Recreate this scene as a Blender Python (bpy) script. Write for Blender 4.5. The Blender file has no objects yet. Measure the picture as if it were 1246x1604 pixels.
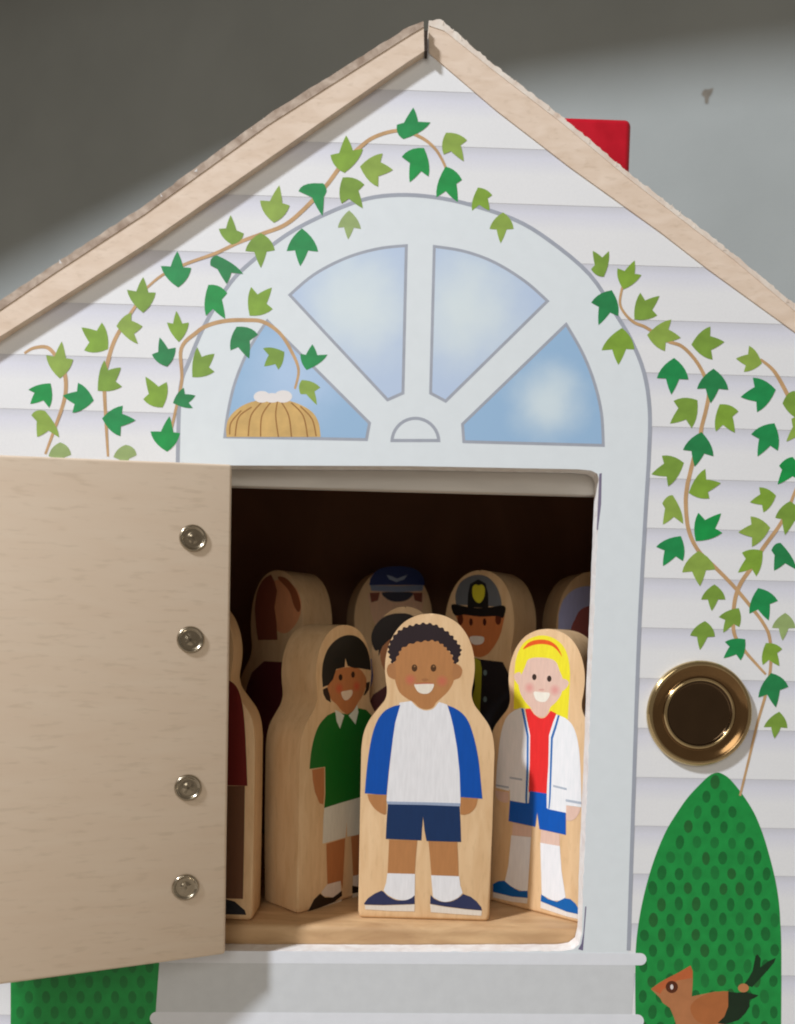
import bpy, bmesh, math, random
from mathutils import Vector, Matrix
from mathutils.geometry import tessellate_polygon

# ------------------------------------------------------------------ units, camera, world, lamps
S = 0.0002            # one photograph pixel on the front of the house = 0.2 mm
F = 1250.0            # focal length in photograph pixels
W0, H0 = 1246.0, 1604.0
PPX, PPY = 623.0, 1069.0
PITCH, YAW, ROLL = 0.055, 0.019, 0.0225
CAM = Vector((0.0, -1250.0, 0.0))
rnd = random.Random(7)
sc = bpy.context.scene
COL = sc.collection

_f = Vector((math.sin(YAW) * math.cos(PITCH), math.cos(YAW) * math.cos(PITCH), -math.sin(PITCH))).normalized()
_r0 = _f.cross(Vector((0, 0, 1))).normalized()
_u0 = _r0.cross(_f).normalized()
_r = _r0 * math.cos(ROLL) + _u0 * math.sin(ROLL)
_u = _u0 * math.cos(ROLL) - _r0 * math.sin(ROLL)

cam_d = bpy.data.cameras.new("camera")
cam_d.sensor_fit = 'VERTICAL'
cam_d.sensor_height = 24.0
cam_d.lens = 24.0 * F / H0
cam_d.shift_y = (PPY - H0 / 2) / H0
cam_d.clip_start = 0.005
cam_d.clip_end = 20.0
cam = bpy.data.objects.new("camera", cam_d)
COL.objects.link(cam)
cam.matrix_world = Matrix(((_r.x, _u.x, -_f.x, CAM.x * S), (_r.y, _u.y, -_f.y, CAM.y * S),
                           (_r.z, _u.z, -_f.z, CAM.z * S), (0, 0, 0, 1)))
cam_d.dof.use_dof = True
cam_d.dof.focus_distance = 1300 * S
cam_d.dof.aperture_fstop = cam_d.lens / 1000 / 0.0022      # a phone lens: 2.2 mm entrance pupil
sc.camera = cam

world = bpy.data.worlds.new("World")
sc.world = world
world.use_nodes = True
bg = world.node_tree.nodes["Background"]
bg.inputs[0].default_value = (1.0, 0.85, 0.71, 1)
bg.inputs[1].default_value = 0.18


def lamp(name, az, el, dist, size, power, color, aim=(0, 0, 0)):
    l = bpy.data.lights.new(name, 'AREA')
    l.shape = 'DISK'
    l.size = size
    l.energy = power
    l.color = color
    o = bpy.data.objects.new(name, l)
    COL.objects.link(o)
    a, e = math.radians(az), math.radians(el)
    p = Vector((-math.sin(a) * math.cos(e), -math.cos(a) * math.cos(e), math.sin(e))) * dist + Vector(aim)
    o.location = p
    o.rotation_euler = (Vector(aim) - p).to_track_quat('-Z', 'Y').to_euler()
    return o


KEY = lamp("key_lamp", 56, 42, 1.8, 0.15, 34.5, (0.945, 0.975, 1.06), (0, 0, 0))
lamp("front_fill_lamp", 8, 25, 1.4, 0.6, 3.2, (1.0, 0.95, 0.88), (0, 0, 0))  # added soft fill from the front, lifts the figures deep in the room

sc.view_settings.view_transform = 'Standard'
sc.view_settings.look = 'None'
sc.view_settings.exposure = 0.0
sc.view_settings.gamma = 1.0
sc.render.filter_size = 1.9
sc.cycles.filter_width = 2.0
sc.cycles.use_denoising = True
sc.cycles.max_bounces = 8


# ------------------------------------------------------------------ pixel helpers: a pixel of the photograph onto a real plane
def ray(px, py):
    return (_f * F + _r * (px - PPX) - _u * (py - PPY)).normalized()


def on_plane(px, py, p0, n):
    d = ray(px, py)
    t = (p0 - CAM).dot(n) / d.dot(n)
    return CAM + d * t


def onY(px, py, y=0.0):
    return on_plane(px, py, Vector((0, y, 0)), Vector((0, 1, 0)))


def onZ(px, py, z):
    return on_plane(px, py, Vector((0, 0, z)), Vector((0, 0, 1)))


def Z(ox, oy, s, pts):
    return [(ox + x / s, oy + y / s) for x, y in pts]


def spline(pts, n=6, closed=False):
    out = []
    m = len(pts)
    P = [Vector((p[0], p[1])) for p in pts]
    segs = m if closed else m - 1
    for i in range(segs):
        if closed:
            a, b, c, d = P[(i - 1) % m], P[i], P[(i + 1) % m], P[(i + 2) % m]
        else:
            a, b, c, d = P[max(i - 1, 0)], P[i], P[i + 1], P[min(i + 2, m - 1)]
        for k in range(n):
            t = k / n
            q = 0.5 * ((2 * b) + (c - a) * t + (2 * a - 5 * b + 4 * c - d) * t * t + (3 * b - a - 3 * c + d) * t ** 3)
            out.append((q.x, q.y))
    if not closed:
        out.append((P[-1].x, P[-1].y))
    return out


def ell(cx, cy, rx, ry, n=28, rot=0.0):
    o = []
    for k in range(n):
        a = 2 * math.pi * k / n
        x, y = rx * math.cos(a), ry * math.sin(a)
        o.append((cx + x * math.cos(rot) - y * math.sin(rot), cy + x * math.sin(rot) + y * math.cos(rot)))
    return o


def stroke(pts, w, taper=False):
    """a ribbon polygon along a polyline"""
    P = [Vector((p[0], p[1])) for p in pts]
    L, R = [], []
    for i, p in enumerate(P):
        t = (P[min(i + 1, len(P) - 1)] - P[max(i - 1, 0)])
        if t.length < 1e-6:
            continue
        t.normalize()
        n = Vector((-t.y, t.x))
        h = w / 2
        if taper:
            h *= 0.55 + 0.45 * math.sin(math.pi * (i + 0.5) / len(P))
        L.append(p + n * h)
        R.append(p - n * h)
    return [(q.x, q.y) for q in L], [(q.x, q.y) for q in R]


# ------------------------------------------------------------------ materials
def lin(c):
    c = c / 255.0
    return c / 12.92 if c <= 0.04045 else ((c + 0.055) / 1.055) ** 2.4


def alb(r, g, b, k=0.92):
    return tuple(min(0.86, lin(v) / k) for v in (r, g, b))


def new_mat(name, rough=0.5, metallic=0.0, spec=0.35):
    m = bpy.data.materials.new(name)
    m.use_nodes = True
    nt = m.node_tree
    b = nt.nodes["Principled BSDF"]
    b.inputs["Roughness"].default_value = rough
    b.inputs["Metallic"].default_value = metallic
    b.inputs["Specular IOR Level"].default_value = spec
    return m, nt, b


def noise_mix(nt, c1, c2, scale, stretch=(1, 1, 1), detail=4, lo=0.3, hi=0.7, distortion=0.0):
    tc = nt.nodes.new("ShaderNodeTexCoord")
    mp = nt.nodes.new("ShaderNodeMapping")
    mp.inputs["Scale"].default_value = stretch
    nz = nt.nodes.new("ShaderNodeTexNoise")
    nz.inputs["Scale"].default_value = scale
    nz.inputs["Detail"].default_value = detail
    nz.inputs["Distortion"].default_value = distortion
    cr = nt.nodes.new("ShaderNodeValToRGB")
    cr.color_ramp.elements[0].position = lo
    cr.color_ramp.elements[1].position = hi
    cr.color_ramp.elements[0].color = (*c1, 1)
    cr.color_ramp.elements[1].color = (*c2, 1)
    nt.links.new(tc.outputs["Object"], mp.inputs["Vector"])
    nt.links.new(mp.outputs[0], nz.inputs["Vector"])
    nt.links.new(nz.outputs["Fac"], cr.inputs["Fac"])
    return cr, nz


def bump(nt, b, src, strength, dist):
    bp = nt.nodes.new("ShaderNodeBump")
    bp.inputs["Strength"].default_value = strength
    bp.inputs["Distance"].default_value = dist
    nt.links.new(src, bp.inputs["Height"])
    nt.links.new(bp.outputs["Normal"], b.inputs["Normal"])


_cache = {}


def ink(r, g, b_, var=0.07, rough=0.42, stretch=(1, 1, 1)):
    key = (r, g, b_, var)
    if key in _cache:
        return _cache[key]
    m, nt, b = new_mat("ink_%d" % len(_cache), rough)
    c = alb(r, g, b_)
    cr, nz = noise_mix(nt, tuple(v * (1 - var) for v in c), tuple(min(.88, v * (1 + var)) for v in c), 220, stretch, detail=5)
    nt.links.new(cr.outputs["Color"], b.inputs["Base Color"])
    bump(nt, b, nz.outputs["Fac"], 0.05, 0.0002)
    _cache[key] = m
    return m


def wood(name, c1, c2, stretch, scale=60, rough=0.5, bstr=0.12, fleck=True):
    m, nt, b = new_mat(name, rough)
    cr, nz = noise_mix(nt, c1, c2, scale, stretch, 7, 0.3, 0.72, 0.6)
    out = cr.outputs["Color"]
    if fleck:
        cr2, nz2 = noise_mix(nt, (0.80, 0.78, 0.74), (1, 1, 1), scale * 3.2, tuple(v * 1.0 for v in stretch), 3, 0.30, 0.44)
        mx = nt.nodes.new("ShaderNodeMix")
        mx.data_type = 'RGBA'
        mx.blend_type = 'MULTIPLY'
        mx.inputs[0].default_value = 0.45
        nt.links.new(out, mx.inputs[6])
        nt.links.new(cr2.outputs["Color"], mx.inputs[7])
        out = mx.outputs[2]
    nt.links.new(out, b.inputs["Base Color"])
    bump(nt, b, nz.outputs["Fac"], bstr, 0.0003)
    return m


M_BLOCK = wood("maple_wood", alb(213, 176, 130), alb(226, 193, 149), (5, 5, 0.9), 60)
M_DOOR = wood("plywood_face", alb(219, 199, 174), alb(222, 204, 180), (0.7, 1, 4), 60, 0.55, 0.03)
M_EDGE = wood("plywood_edge", alb(214, 193, 170), alb(228, 210, 190), (1.5, 1.5, 4), 70, 0.75, 0.2)
M_ROOFSHEET = wood("roof_sheet", alb(150, 130, 112), alb(200, 184, 166), (3, 1, 3), 90, 0.8, 0.5)
M_CUT = wood("raw_cut_edge", alb(214, 208, 202), alb(236, 232, 226), (1, 1, 1), 260, 0.85, 0.6, False)
M_SHEETEDGE = wood("sheet_edge", alb(212, 194, 176), alb(236, 224, 212), (1, 1, 1), 190, 0.85, 0.5, False)
M_FLOOR = wood("floor_wood", alb(176, 140, 100), alb(206, 172, 128), (1, 4, 4), 50, 0.55)
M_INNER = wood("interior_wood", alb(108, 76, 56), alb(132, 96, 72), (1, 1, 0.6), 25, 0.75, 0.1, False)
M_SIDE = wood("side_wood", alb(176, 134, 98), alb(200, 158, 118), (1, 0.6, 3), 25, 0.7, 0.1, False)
M_RAIL = wood("primed_rail", alb(196, 192, 184), alb(212, 208, 200), (0.5, 1, 4), 60, 0.6, 0.08, False)
M_WHITE = ink(230, 231, 241, 0.015)
M_FRAME = ink(220, 228, 246, 0.015)
M_LINE = ink(160, 166, 176, 0.05)
M_SILLPANEL = ink(204, 208, 209, 0.03)
M_SILLBAR = ink(222, 226, 232, 0.02)
M_DARKLEAF = ink(32, 140, 76, 0.14)
M_LITELEAF = ink(128, 164, 58, 0.14)
M_PALELEAF = ink(150, 172, 110, 0.12)
M_VINE = ink(192, 156, 112, 0.12)
M_HEDGE = ink(28, 142, 64, 0.12)
M_SPOT = ink(22, 106, 48, 0.14)
M_SPOT2 = ink(26, 118, 54, 0.10)
M_SPOT3 = ink(34, 100, 46, 0.14)
M_RED, _nt, _b = new_mat("red_paint", 0.35)
_cr, _nz = noise_mix(_nt, alb(178, 14, 34), alb(196, 22, 42), 150)
_nt.links.new(_cr.outputs["Color"], _b.inputs["Base Color"])
M_RED_ = M_RED


def plank_mat():
    """white clapboard print: the artist's grey band along the top of every board"""
    m, nt, b = new_mat("clapboard_print", 0.4)
    tc = nt.nodes.new("ShaderNodeTexCoord")
    sp = nt.nodes.new("ShaderNodeSeparateXYZ")
    mr = nt.nodes.new("ShaderNodeMapRange")
    mr.inputs["From Min"].default_value = 0.0
    mr.inputs["From Max"].default_value = -84 * S
    cr = nt.nodes.new("ShaderNodeValToRGB")
    e = cr.color_ramp.elements
    e[0].position = 0.0
    e[0].color = (*alb(202, 204, 210), 1)
    e[1].position = 0.46
    e[1].color = (*alb(228, 230, 245), 1)
    x = e.new(0.16)
    x.color = (*alb(216, 218, 227), 1)
    nt.links.new(tc.outputs["Object"], sp.inputs[0])
    nt.links.new(sp.outputs["Z"], mr.inputs["Value"])
    nt.links.new(mr.outputs["Result"], cr.inputs["Fac"])
    nz = nt.nodes.new("ShaderNodeTexNoise")
    nz.inputs["Scale"].default_value = 90
    nt.links.new(tc.outputs["Object"], nz.inputs["Vector"])
    g = nt.nodes.new("ShaderNodeTexNoise")
    g.inputs["Scale"].default_value = 1400
    g.inputs["Detail"].default_value = 3
    g2 = nt.nodes.new("ShaderNodeTexNoise")
    g2.inputs["Scale"].default_value = 28
    g2.inputs["Detail"].default_value = 5
    nt.links.new(tc.outputs["Object"], g.inputs["Vector"])
    nt.links.new(tc.outputs["Object"], g2.inputs["Vector"])
    ad = nt.nodes.new("ShaderNodeMath")
    ad.operation = 'ADD'
    nt.links.new(g.outputs["Fac"], ad.inputs[0])
    nt.links.new(g2.outputs["Fac"], ad.inputs[1])
    m2 = nt.nodes.new("ShaderNodeMapRange")
    m2.inputs["From Min"].default_value = 0.6
    m2.inputs["From Max"].default_value = 1.4
    m2.inputs["To Min"].default_value = 0.955
    m2.inputs["To Max"].default_value = 1.02
    nt.links.new(ad.outputs[0], m2.inputs["Value"])
    vm = nt.nodes.new("ShaderNodeVectorMath")
    vm.operation = 'SCALE'
    nt.links.new(cr.outputs["Color"], vm.inputs[0])
    nt.links.new(m2.outputs["Result"], vm.inputs["Scale"])
    nt.links.new(vm.outputs["Vector"], b.inputs["Base Color"])
    bump(nt, b, nz.outputs["Fac"], 0.05, 0.0003)
    return m


M_PLANK = plank_mat()


def pane_mat(name, edge, mid, glow_at, radius):
    """printed sky reflection: a pale cloud in blue, part of the artwork on the board"""
    m, nt, b = new_mat(name, 0.4)
    tc = nt.nodes.new("ShaderNodeTexCoord")
    mp = nt.nodes.new("ShaderNodeMapping")
    mp.inputs["Location"].default_value = (-glow_at[0] / radius, 0, -glow_at[1] / radius)
    mp.inputs["Scale"].default_value = (1 / radius, 0, 1 / radius)
    ln = nt.nodes.new("ShaderNodeVectorMath")
    ln.operation = 'LENGTH'
    cr = nt.nodes.new("ShaderNodeValToRGB")
    cr.color_ramp.interpolation = 'EASE'
    cr.color_ramp.elements[0].color = (*mid, 1)
    cr.color_ramp.elements[0].position = 0.08
    cr.color_ramp.elements[1].color = (*edge, 1)
    cr.color_ramp.elements[1].position = 1.0
    nt.links.new(tc.outputs["Object"], mp.inputs["Vector"])
    nz = nt.nodes.new("ShaderNodeTexNoise")
    nz.inputs["Scale"].default_value = 95
    nz.inputs["Detail"].default_value = 3
    nt.links.new(tc.outputs["Object"], nz.inputs["Vector"])
    sub_ = nt.nodes.new("ShaderNodeVectorMath")
    sub_.operation = 'SUBTRACT'
    sub_.inputs[1].default_value = (0.5, 0.5, 0.5)
    scl = nt.nodes.new("ShaderNodeVectorMath")
    scl.operation = 'MULTIPLY'
    scl.inputs[1].default_value = (0.5, 0, 0.5)
    ad = nt.nodes.new("ShaderNodeVectorMath")
    ad.operation = 'ADD'
    nt.links.new(nz.outputs["Color"], sub_.inputs[0])
    nt.links.new(sub_.outputs[0], scl.inputs[0])
    nt.links.new(mp.outputs[0], ad.inputs[0])
    nt.links.new(scl.outputs[0], ad.inputs[1])
    nt.links.new(ad.outputs[0], ln.inputs[0])
    nt.links.new(ln.outputs["Value"], cr.inputs["Fac"])
    nt.links.new(cr.outputs["Color"], b.inputs["Base Color"])
    return m


def metal(name, c, rough):
    m, nt, b = new_mat(name, rough, 1.0)
    cr, nz = noise_mix(nt, tuple(v * .85 for v in c), c, 120)
    nt.links.new(cr.outputs["Color"], b.inputs["Base Color"])
    return m


M_BRASS = metal("brass", (0.70, 0.54, 0.29), 0.13)
M_BRASS_BAND = metal("brass_band_reflection", (0.30, 0.18, 0.08), 0.15)  # warm reflection painted into the brass colour
M_BRASS_DARK = metal("brass_centre_reflection", (0.16, 0.105, 0.06), 0.12)  # reflection of a dark room painted into the brass colour
M_NICKEL = metal("screw_metal", (0.46, 0.40, 0.30), 0.22)


# ------------------------------------------------------------------ object helpers
def link(name, me, mats, parent=None, loc=(0, 0, 0)):
    o = bpy.data.objects.new(name, me)
    for m in (mats if isinstance(mats, (list, tuple)) else [mats]):
        me.materials.append(m)
    COL.objects.link(o)
    o.location = Vector(loc) * S
    if parent is not None:
        o.parent = parent
    return o


def mesh(name, verts, faces, mats, parent=None, loc=(0, 0, 0), midx=None, smooth=False):
    me = bpy.data.meshes.new(name)
    L = Vector(loc)
    me.from_pydata([tuple((Vector(v) - L) * S) for v in verts], [], faces)
    if midx:
        for p, i in zip(me.polygons, midx):
            p.material_index = i
    if smooth:
        for p in me.polygons:
            p.use_smooth = True
    me.update()
    return link(name, me, mats, parent, loc)


def bm_obj(name, bm, mats, parent=None, loc=(0, 0, 0), smooth_angle=None):
    """bm in px units"""
    bmesh.ops.recalc_face_normals(bm, faces=bm.faces)
    bmesh.ops.scale(bm, vec=(S, S, S), verts=bm.verts)
    me = bpy.data.meshes.new(name)
    if smooth_angle is not None:
        for f in bm.faces:
            f.smooth = True
        for e in bm.edges:
            if len(e.link_faces) == 2 and e.calc_face_angle(0) > smooth_angle:
                e.smooth = False
    bm.to_mesh(me)
    bm.free()
    return link(name, me, mats, parent, loc)


def flat_faces(poly2):
    return [tuple(t) for t in tessellate_polygon([[Vector((p[0], p[1], 0)) for p in poly2]])]


def empty(name, loc, rotz=0.0):
    o = bpy.data.objects.new(name, None)
    o.empty_display_size = 0.01
    COL.objects.link(o)
    o.location = Vector(loc) * S
    o.rotation_euler = (0, 0, rotz)
    return o


def tag(o, label=None, cat=None, group=None, kind=None):
    for k, v in (("label", label), ("category", cat), ("group", group), ("kind", kind)):
        if v:
            o[k] = v
    return o


def prism(name, loops_xz, y0, y1, mats, parent=None, side_idx=0, back_idx=0, bevel=0.0, seg=2):
    """polygon (with holes) in world XZ extruded from y0 (front) to y1 (back)"""
    loops = [[Vector((p[0], p[1], 0)) for p in lp] for lp in loops_xz]
    tris = tessellate_polygon(loops)
    flat = [p for lp in loops for p in lp]
    n = len(flat)
    verts = [(p.x, y0, p.y) for p in flat] + [(p.x, y1, p.y) for p in flat]
    faces, mi = [], []
    for t in tris:
        faces.append(tuple(t)); mi.append(0)
        faces.append(tuple(n + i for i in reversed(t))); mi.append(back_idx)
    k = 0
    for lp in loops:
        m = len(lp)
        for i in range(m):
            a, b = k + i, k + (i + 1) % m
            faces.append((a, b, n + b, n + a)); mi.append(side_idx)
        k += m
    bm = bmesh.new()
    V = [bm.verts.new(v) for v in verts]
    for f, i in zip(faces, mi):
        try:
            g = bm.faces.new([V[j] for j in f])
            g.material_index = i
        except ValueError:
            pass
    bmesh.ops.recalc_face_normals(bm, faces=bm.faces)
    return bm_obj(name, bm, mats, parent)


def box(name, a, b, mats, parent=None, bevel=0.0, seg=2):
    bm = bmesh.new()
    bmesh.ops.create_cube(bm, size=1.0)
    A, B = Vector(a), Vector(b)
    for v in bm.verts:
        v.co = Vector(((v.co.x + .5) * (B.x - A.x) + A.x, (v.co.y + .5) * (B.y - A.y) + A.y, (v.co.z + .5) * (B.z - A.z) + A.z))
    if bevel:
        bmesh.ops.bevel(bm, geom=list(bm.edges), offset=bevel, segments=seg, affect='EDGES', profile=0.5)
    return bm_obj(name, bm, mats, parent, smooth_angle=math.radians(40) if bevel else None)


def px_xz(pts, y):
    o = []
    for p in pts:
        q = onY(p[0], p[1], y)
        o.append((q.x, q.z))
    return o


# ------------------------------------------------------------------ the room: wall, ledge above (unseen, added for its shadow), table
YAWW = math.radians(21)
wn = Vector((-math.sin(YAWW), -math.cos(YAWW), 0))          # the wall's face, turned towards the left front
wt = Vector((math.cos(YAWW), -math.sin(YAWW), 0))
wc = Vector((0, 1450, 0))


def slab(name, c, t, n, half, z0, z1, thick, mat, bev=0):
    """upright slab along t, its face at c, thickness going away from n"""
    vs = []
    for dz in (z0, z1):
        for dn in (0, -thick):
            for dt in (-half, half):
                q = c + t * dt + n * dn
                vs.append((q.x, q.y, dz))
    fs = [(0, 1, 5, 4), (2, 6, 7, 3), (0, 4, 6, 2), (1, 3, 7, 5), (4, 5, 7, 6), (0, 2, 3, 1)]
    return mesh(name, vs, fs, mat)


M_WALL, _nt, _b = new_mat("grey_wall_paint", 0.75)
_cr, _nz = noise_mix(_nt, alb(146, 151, 148), alb(154, 159, 156), 14, detail=6)
_nt.links.new(_cr.outputs["Color"], _b.inputs["Base Color"])
_nz2 = _nt.nodes.new("ShaderNodeTexNoise")
_nz2.inputs["Scale"].default_value = 500
bump(_nt, _b, _nz2.outputs["Fac"], 0.12, 0.0005)
ZB = -790.0       # foot of the house
back_wall = slab("back_wall", wc, wt, wn, 5200, ZB - 20, 3600, 60, M_WALL)
tag(back_wall, kind="structure")
M_CASTER = wood("caster_paint", alb(120, 112, 100), alb(132, 122, 108), (1, 1, 1), 20, 0.7, 0.05, False)
CASTER_Z, CASTER_L = 2700.0, 420.0
# plan of the ledge: added unseen, its front edge bowed to throw the wall's shadow line
def project(v):
    d = v - CAM
    k = F / d.dot(_f)
    return PPX + d.dot(_r) * k, PPY - d.dot(_u) * k


CASTER_Z = 1700.0
while True:
    _front = []
    for _p in [(-700, 800), (-300, 600), (0, 455), (180, 360), (354, 270), (560, 195), (817, 146), (1030, 118), (1246, 96), (1700, 60), (2600, 0)]:
        _w = on_plane(_p[0], _p[1], wc, wn)
        _l = KEY.location / S
        _t = (CASTER_Z - _w.z) / (_l.z - _w.z)
        _front.append(_w.lerp(_l, _t))
    _vis = [project(_front[i].lerp(_front[i + 1], k / 8)) for i in range(len(_front) - 1) for k in range(9)]
    for k in range(-30, 31):
        _j = wc + wt * (k * 100)
        _vis.append(project(Vector((_j.x, _j.y, CASTER_Z))))
    if all(q[1] < -25 for q in _vis if -150 < q[0] < 1400) or CASTER_Z > 3000:
        break
    CASTER_Z += 20
print("ledge z", CASTER_Z)
print("ledge", [(round(v.x), round(v.y), round((v - wc).dot(wn))) for v in _front])
_plan = [(v.x, v.y) for v in _front]
_a, _b = _front[-1], _front[0]
_plan += [(_a - wn * (_a - wc).dot(wn))[:2], (_b - wn * (_b - wc).dot(wn))[:2]]
_n = len(_plan)
_v = [(p[0], p[1], CASTER_Z) for p in _plan] + [(p[0], p[1], CASTER_Z + 120) for p in _plan]
ledge = mesh("unseen_shadow_caster", _v, [tuple(range(_n)), tuple(range(2 * _n - 1, _n - 1, -1))] + [(i, (i + 1) % _n, _n + (i + 1) % _n, _n + i) for i in range(_n)], M_CASTER)
tag(ledge, kind="structure")
_hole = on_plane(1108, 148, wc + wn * 0.8, wn)
_hv = []
for (a, b) in spline([(-9, 2), (-5, 9), (3, 8), (9, 9), (7, 0), (3, -6), (2, -15), (-3, -13), (-4, -4)], 4, True):
    q = _hole + wt * (a * 1.7) + Vector((0, 0, b * 1.7))
    _hv.append(tuple(q))
nh = mesh("nail_hole", _hv, [tuple(range(len(_hv)))], ink(118, 112, 100, 0.2), back_wall)
table = box("tabletop", (-4000, -2600, ZB - 140), (4000, 3000, ZB), wood("table_wood", alb(150, 140, 128), alb(166, 156, 142), (1, 3, 3), 12, 0.6))
tag(table, kind="structure")

# ------------------------------------------------------------------ the toy house
house = empty("toy_house", (0, 0, 0))
tag(house, "white wooden toy house with printed ivy on its gable and its front door open", "toy house")

T_WALL = 30.0
# opening in the front (photograph pixels, its raw front edge)
OPEN = [(346, 729), (640, 730), (905, 735), (926, 737), (936, 742), (940, 752),
        (934, 900), (927, 1060), (921, 1220), (914, 1380), (912, 1462), (908, 1479), (898, 1487), (880, 1490),
        (640, 1491), (336, 1490)]


def subdiv(pts, step, jit, rng, closed=True):
    out = []
    m = len(pts)
    for i in range(m if closed else m - 1):
        a, b = Vector(pts[i]), Vector(pts[(i + 1) % m])
        k = max(1, int((b - a).length / step))
        nrm = (b - a).normalized() if (b - a).length else Vector((1, 0))
        nrm = Vector((-nrm.y, nrm.x))
        for j in range(k):
            q = a.lerp(b, j / k)
            if j:
                q = q + nrm * rng.uniform(-jit, jit)
            out.append((q.x, q.y))
    if not closed:
        out.append(tuple(pts[-1]))
    return out


open_xz = px_xz(subdiv(OPEN, 9, 0.3, rnd), 0)
GABLE = [(1275, 1820), (1275, 545), (1100, 414), (890, 259), (776, 171), (671, 80), (640, 95), (421, 245), (231, 378), (0, 524), (-130, 606), (-130, 1820)]
gable_xz = px_xz(GABLE, 0)
front = prism("front_wall", [gable_xz, open_xz], 0, T_WALL, [M_WHITE, M_CUT, M_INNER], house, 1, 2)


def clip(poly, a, b):
    """keep the part of poly (pixels) on the left of a->b (in image axes: cross >= 0)"""
    out = []
    d = (b[0] - a[0], b[1] - a[1])
    def side(p):
        return d[0] * (p[1] - a[1]) - d[1] * (p[0] - a[0])
    for i in range(len(poly)):
        p, q = poly[i], poly[(i + 1) % len(poly)]
        sp, sq = side(p), side(q)
        if sp >= 0:
            out.append(p)
        if (sp > 0 > sq) or (sp < 0 < sq):
            t = sp / (sp - sq)
            out.append((p[0] + (q[0] - p[0]) * t, p[1] + (q[1] - p[1]) * t))
    return out


# clapboards: world-horizontal strips, each lapped a little over the next one
lines_px = [70, 158, 243, 329, 419, 504, 586, 670, 751, 829, 907, 985, 1064, 1142, 1219, 1295, 1370, 1448, 1526, 1604, 1682, 1760, 1822]
zs = [onY(1100, y, 0).z for y in lines_px]
gx = [(p[0], -p[1]) for p in gable_xz]            # x, down
_la, _lb, _ra = [(p[0], -p[1]) for p in px_xz([(0, 512), (671, 60), (1275, 528)], 0)]
for i in range(len(zs) - 1):
    zt, zb = zs[i], zs[i + 1]
    spans = [(-900, 900)]
    if lines_px[i + 1] > 690:
        lo = onY(318, lines_px[i], 0).x
        hi = onY(968, lines_px[i], 0).x
        spans = [(-900, lo), (hi, 900)]
    for (xa, xb) in spans:
        poly = [(xa, -zt), (xb, -zt), (xb, -zb), (xa, -zb)]
        for a, b in ((_la, _lb), (_lb, _ra)):
            poly = clip(poly, a, b) if poly else poly
        poly = clip(poly, gx[11], gx[10]) if poly else poly
        poly = clip(poly, gx[1], gx[0]) if poly else poly
        if len(poly) < 3:
            continue
        n = len(poly)
        vs = []
        for (x, d) in poly:
            t = (d + zt) / (zt - zb) if zt != zb else 0
            vs.append((x, -0.05 - 0.30 * max(0, min(1, t)), -d))
        for (x, d) in poly:
            vs.append((x, -0.01, -d))
        fs = [tuple(range(n)), tuple(range(2 * n - 1, n - 1, -1))] + [(a, (a + 1) % n, n + (a + 1) % n, n + a) for a in range(n)]
        cx = sum(p[0] for p in poly) / n
        o = mesh("clapboard", vs, fs, M_PLANK, front, loc=(cx, -0.05, zt))


def LAY(y):
    return -0.40 + (y + 1.3) * 0.16


def print_flat(name, pts, y, mat, parent, jitter=0):
    """printed shape lying on the front board"""
    y = LAY(y)
    q = [onY(p[0], p[1], y) for p in pts]
    c = Vector((sum(v.x for v in q), sum(v.y for v in q), sum(v.z for v in q))) / len(q)
    return mesh(name, q, flat_faces([(v.x, v.z) for v in q]), mat, parent, loc=c)


def print_ribbon(name, pts, w, y, mat, parent, taper=False):
    y = LAY(y)
    L, R = stroke(pts, w, taper)
    q = [onY(p[0], p[1], y) for p in L] + [onY(p[0], p[1], y) for p in R]
    n = len(L)
    return mesh(name, q, [(i, i + 1, n + i + 1, n + i) for i in range(n - 1)], mat, parent, loc=q[0])


# arch frame round door and fanlight: a thin raised plate with the door opening cut in it
ARCH = spline([(262, 1489), (270, 1180), (277, 850), (279, 709), (283, 607), (297, 565), (320, 511), (354, 453), (385, 418), (449, 368), (507, 337),
        (565, 314), (611, 306), (665, 307), (727, 318), (804, 343), (860, 376), (924, 430), (965, 492), (989, 533), (1009, 583),
        (1018, 642), (1017, 712), (1013, 780), (1004, 940), (999, 1059), (993, 1240), (985, 1489)], 4)
rng2 = random.Random(3)
arch_xz = px_xz(ARCH + [(985, 1500), (262, 1500)], -0.4)
open2 = px_xz(subdiv(OPEN[:5], 40, 0.0, rng2, False)[:-1] + subdiv(OPEN[4:], 7, 0.8, rng2, False), -0.4)
arch = prism("door_surround", [arch_xz, open2], -0.40, -0.02, [M_FRAME, M_CUT], house, 1, 1)
print_ribbon("outline", ARCH, 6.2, -1.75, M_LINE, arch)
# thin misprint sliver along the opening
print_flat("print_sliver", [(939, 742), (943, 741), (942, 790), (937, 830), (935, 830)], -1.75, ink(122, 116, 138), arch)
print_flat("print_sliver", [(906, 1487), (911, 1478), (914, 1462), (917, 1420), (919, 1420), (913.5, 1489)], -1.75, ink(112, 106, 134), arch)
for k in range(16):
    x = 520 + k * 22 + rng2.uniform(-6, 6)
    if x > 840:
        break
    w = rng2.uniform(5, 15)
    print_flat("print_scuff", [(x, 1492.5), (x + w * .6, 1491.8), (x + w, 1492.8), (x + w * .9, 1496.5), (x + w * .3, 1497), (x + 1, 1496)], -1.75, ink(196, 194, 200), arch)

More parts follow.
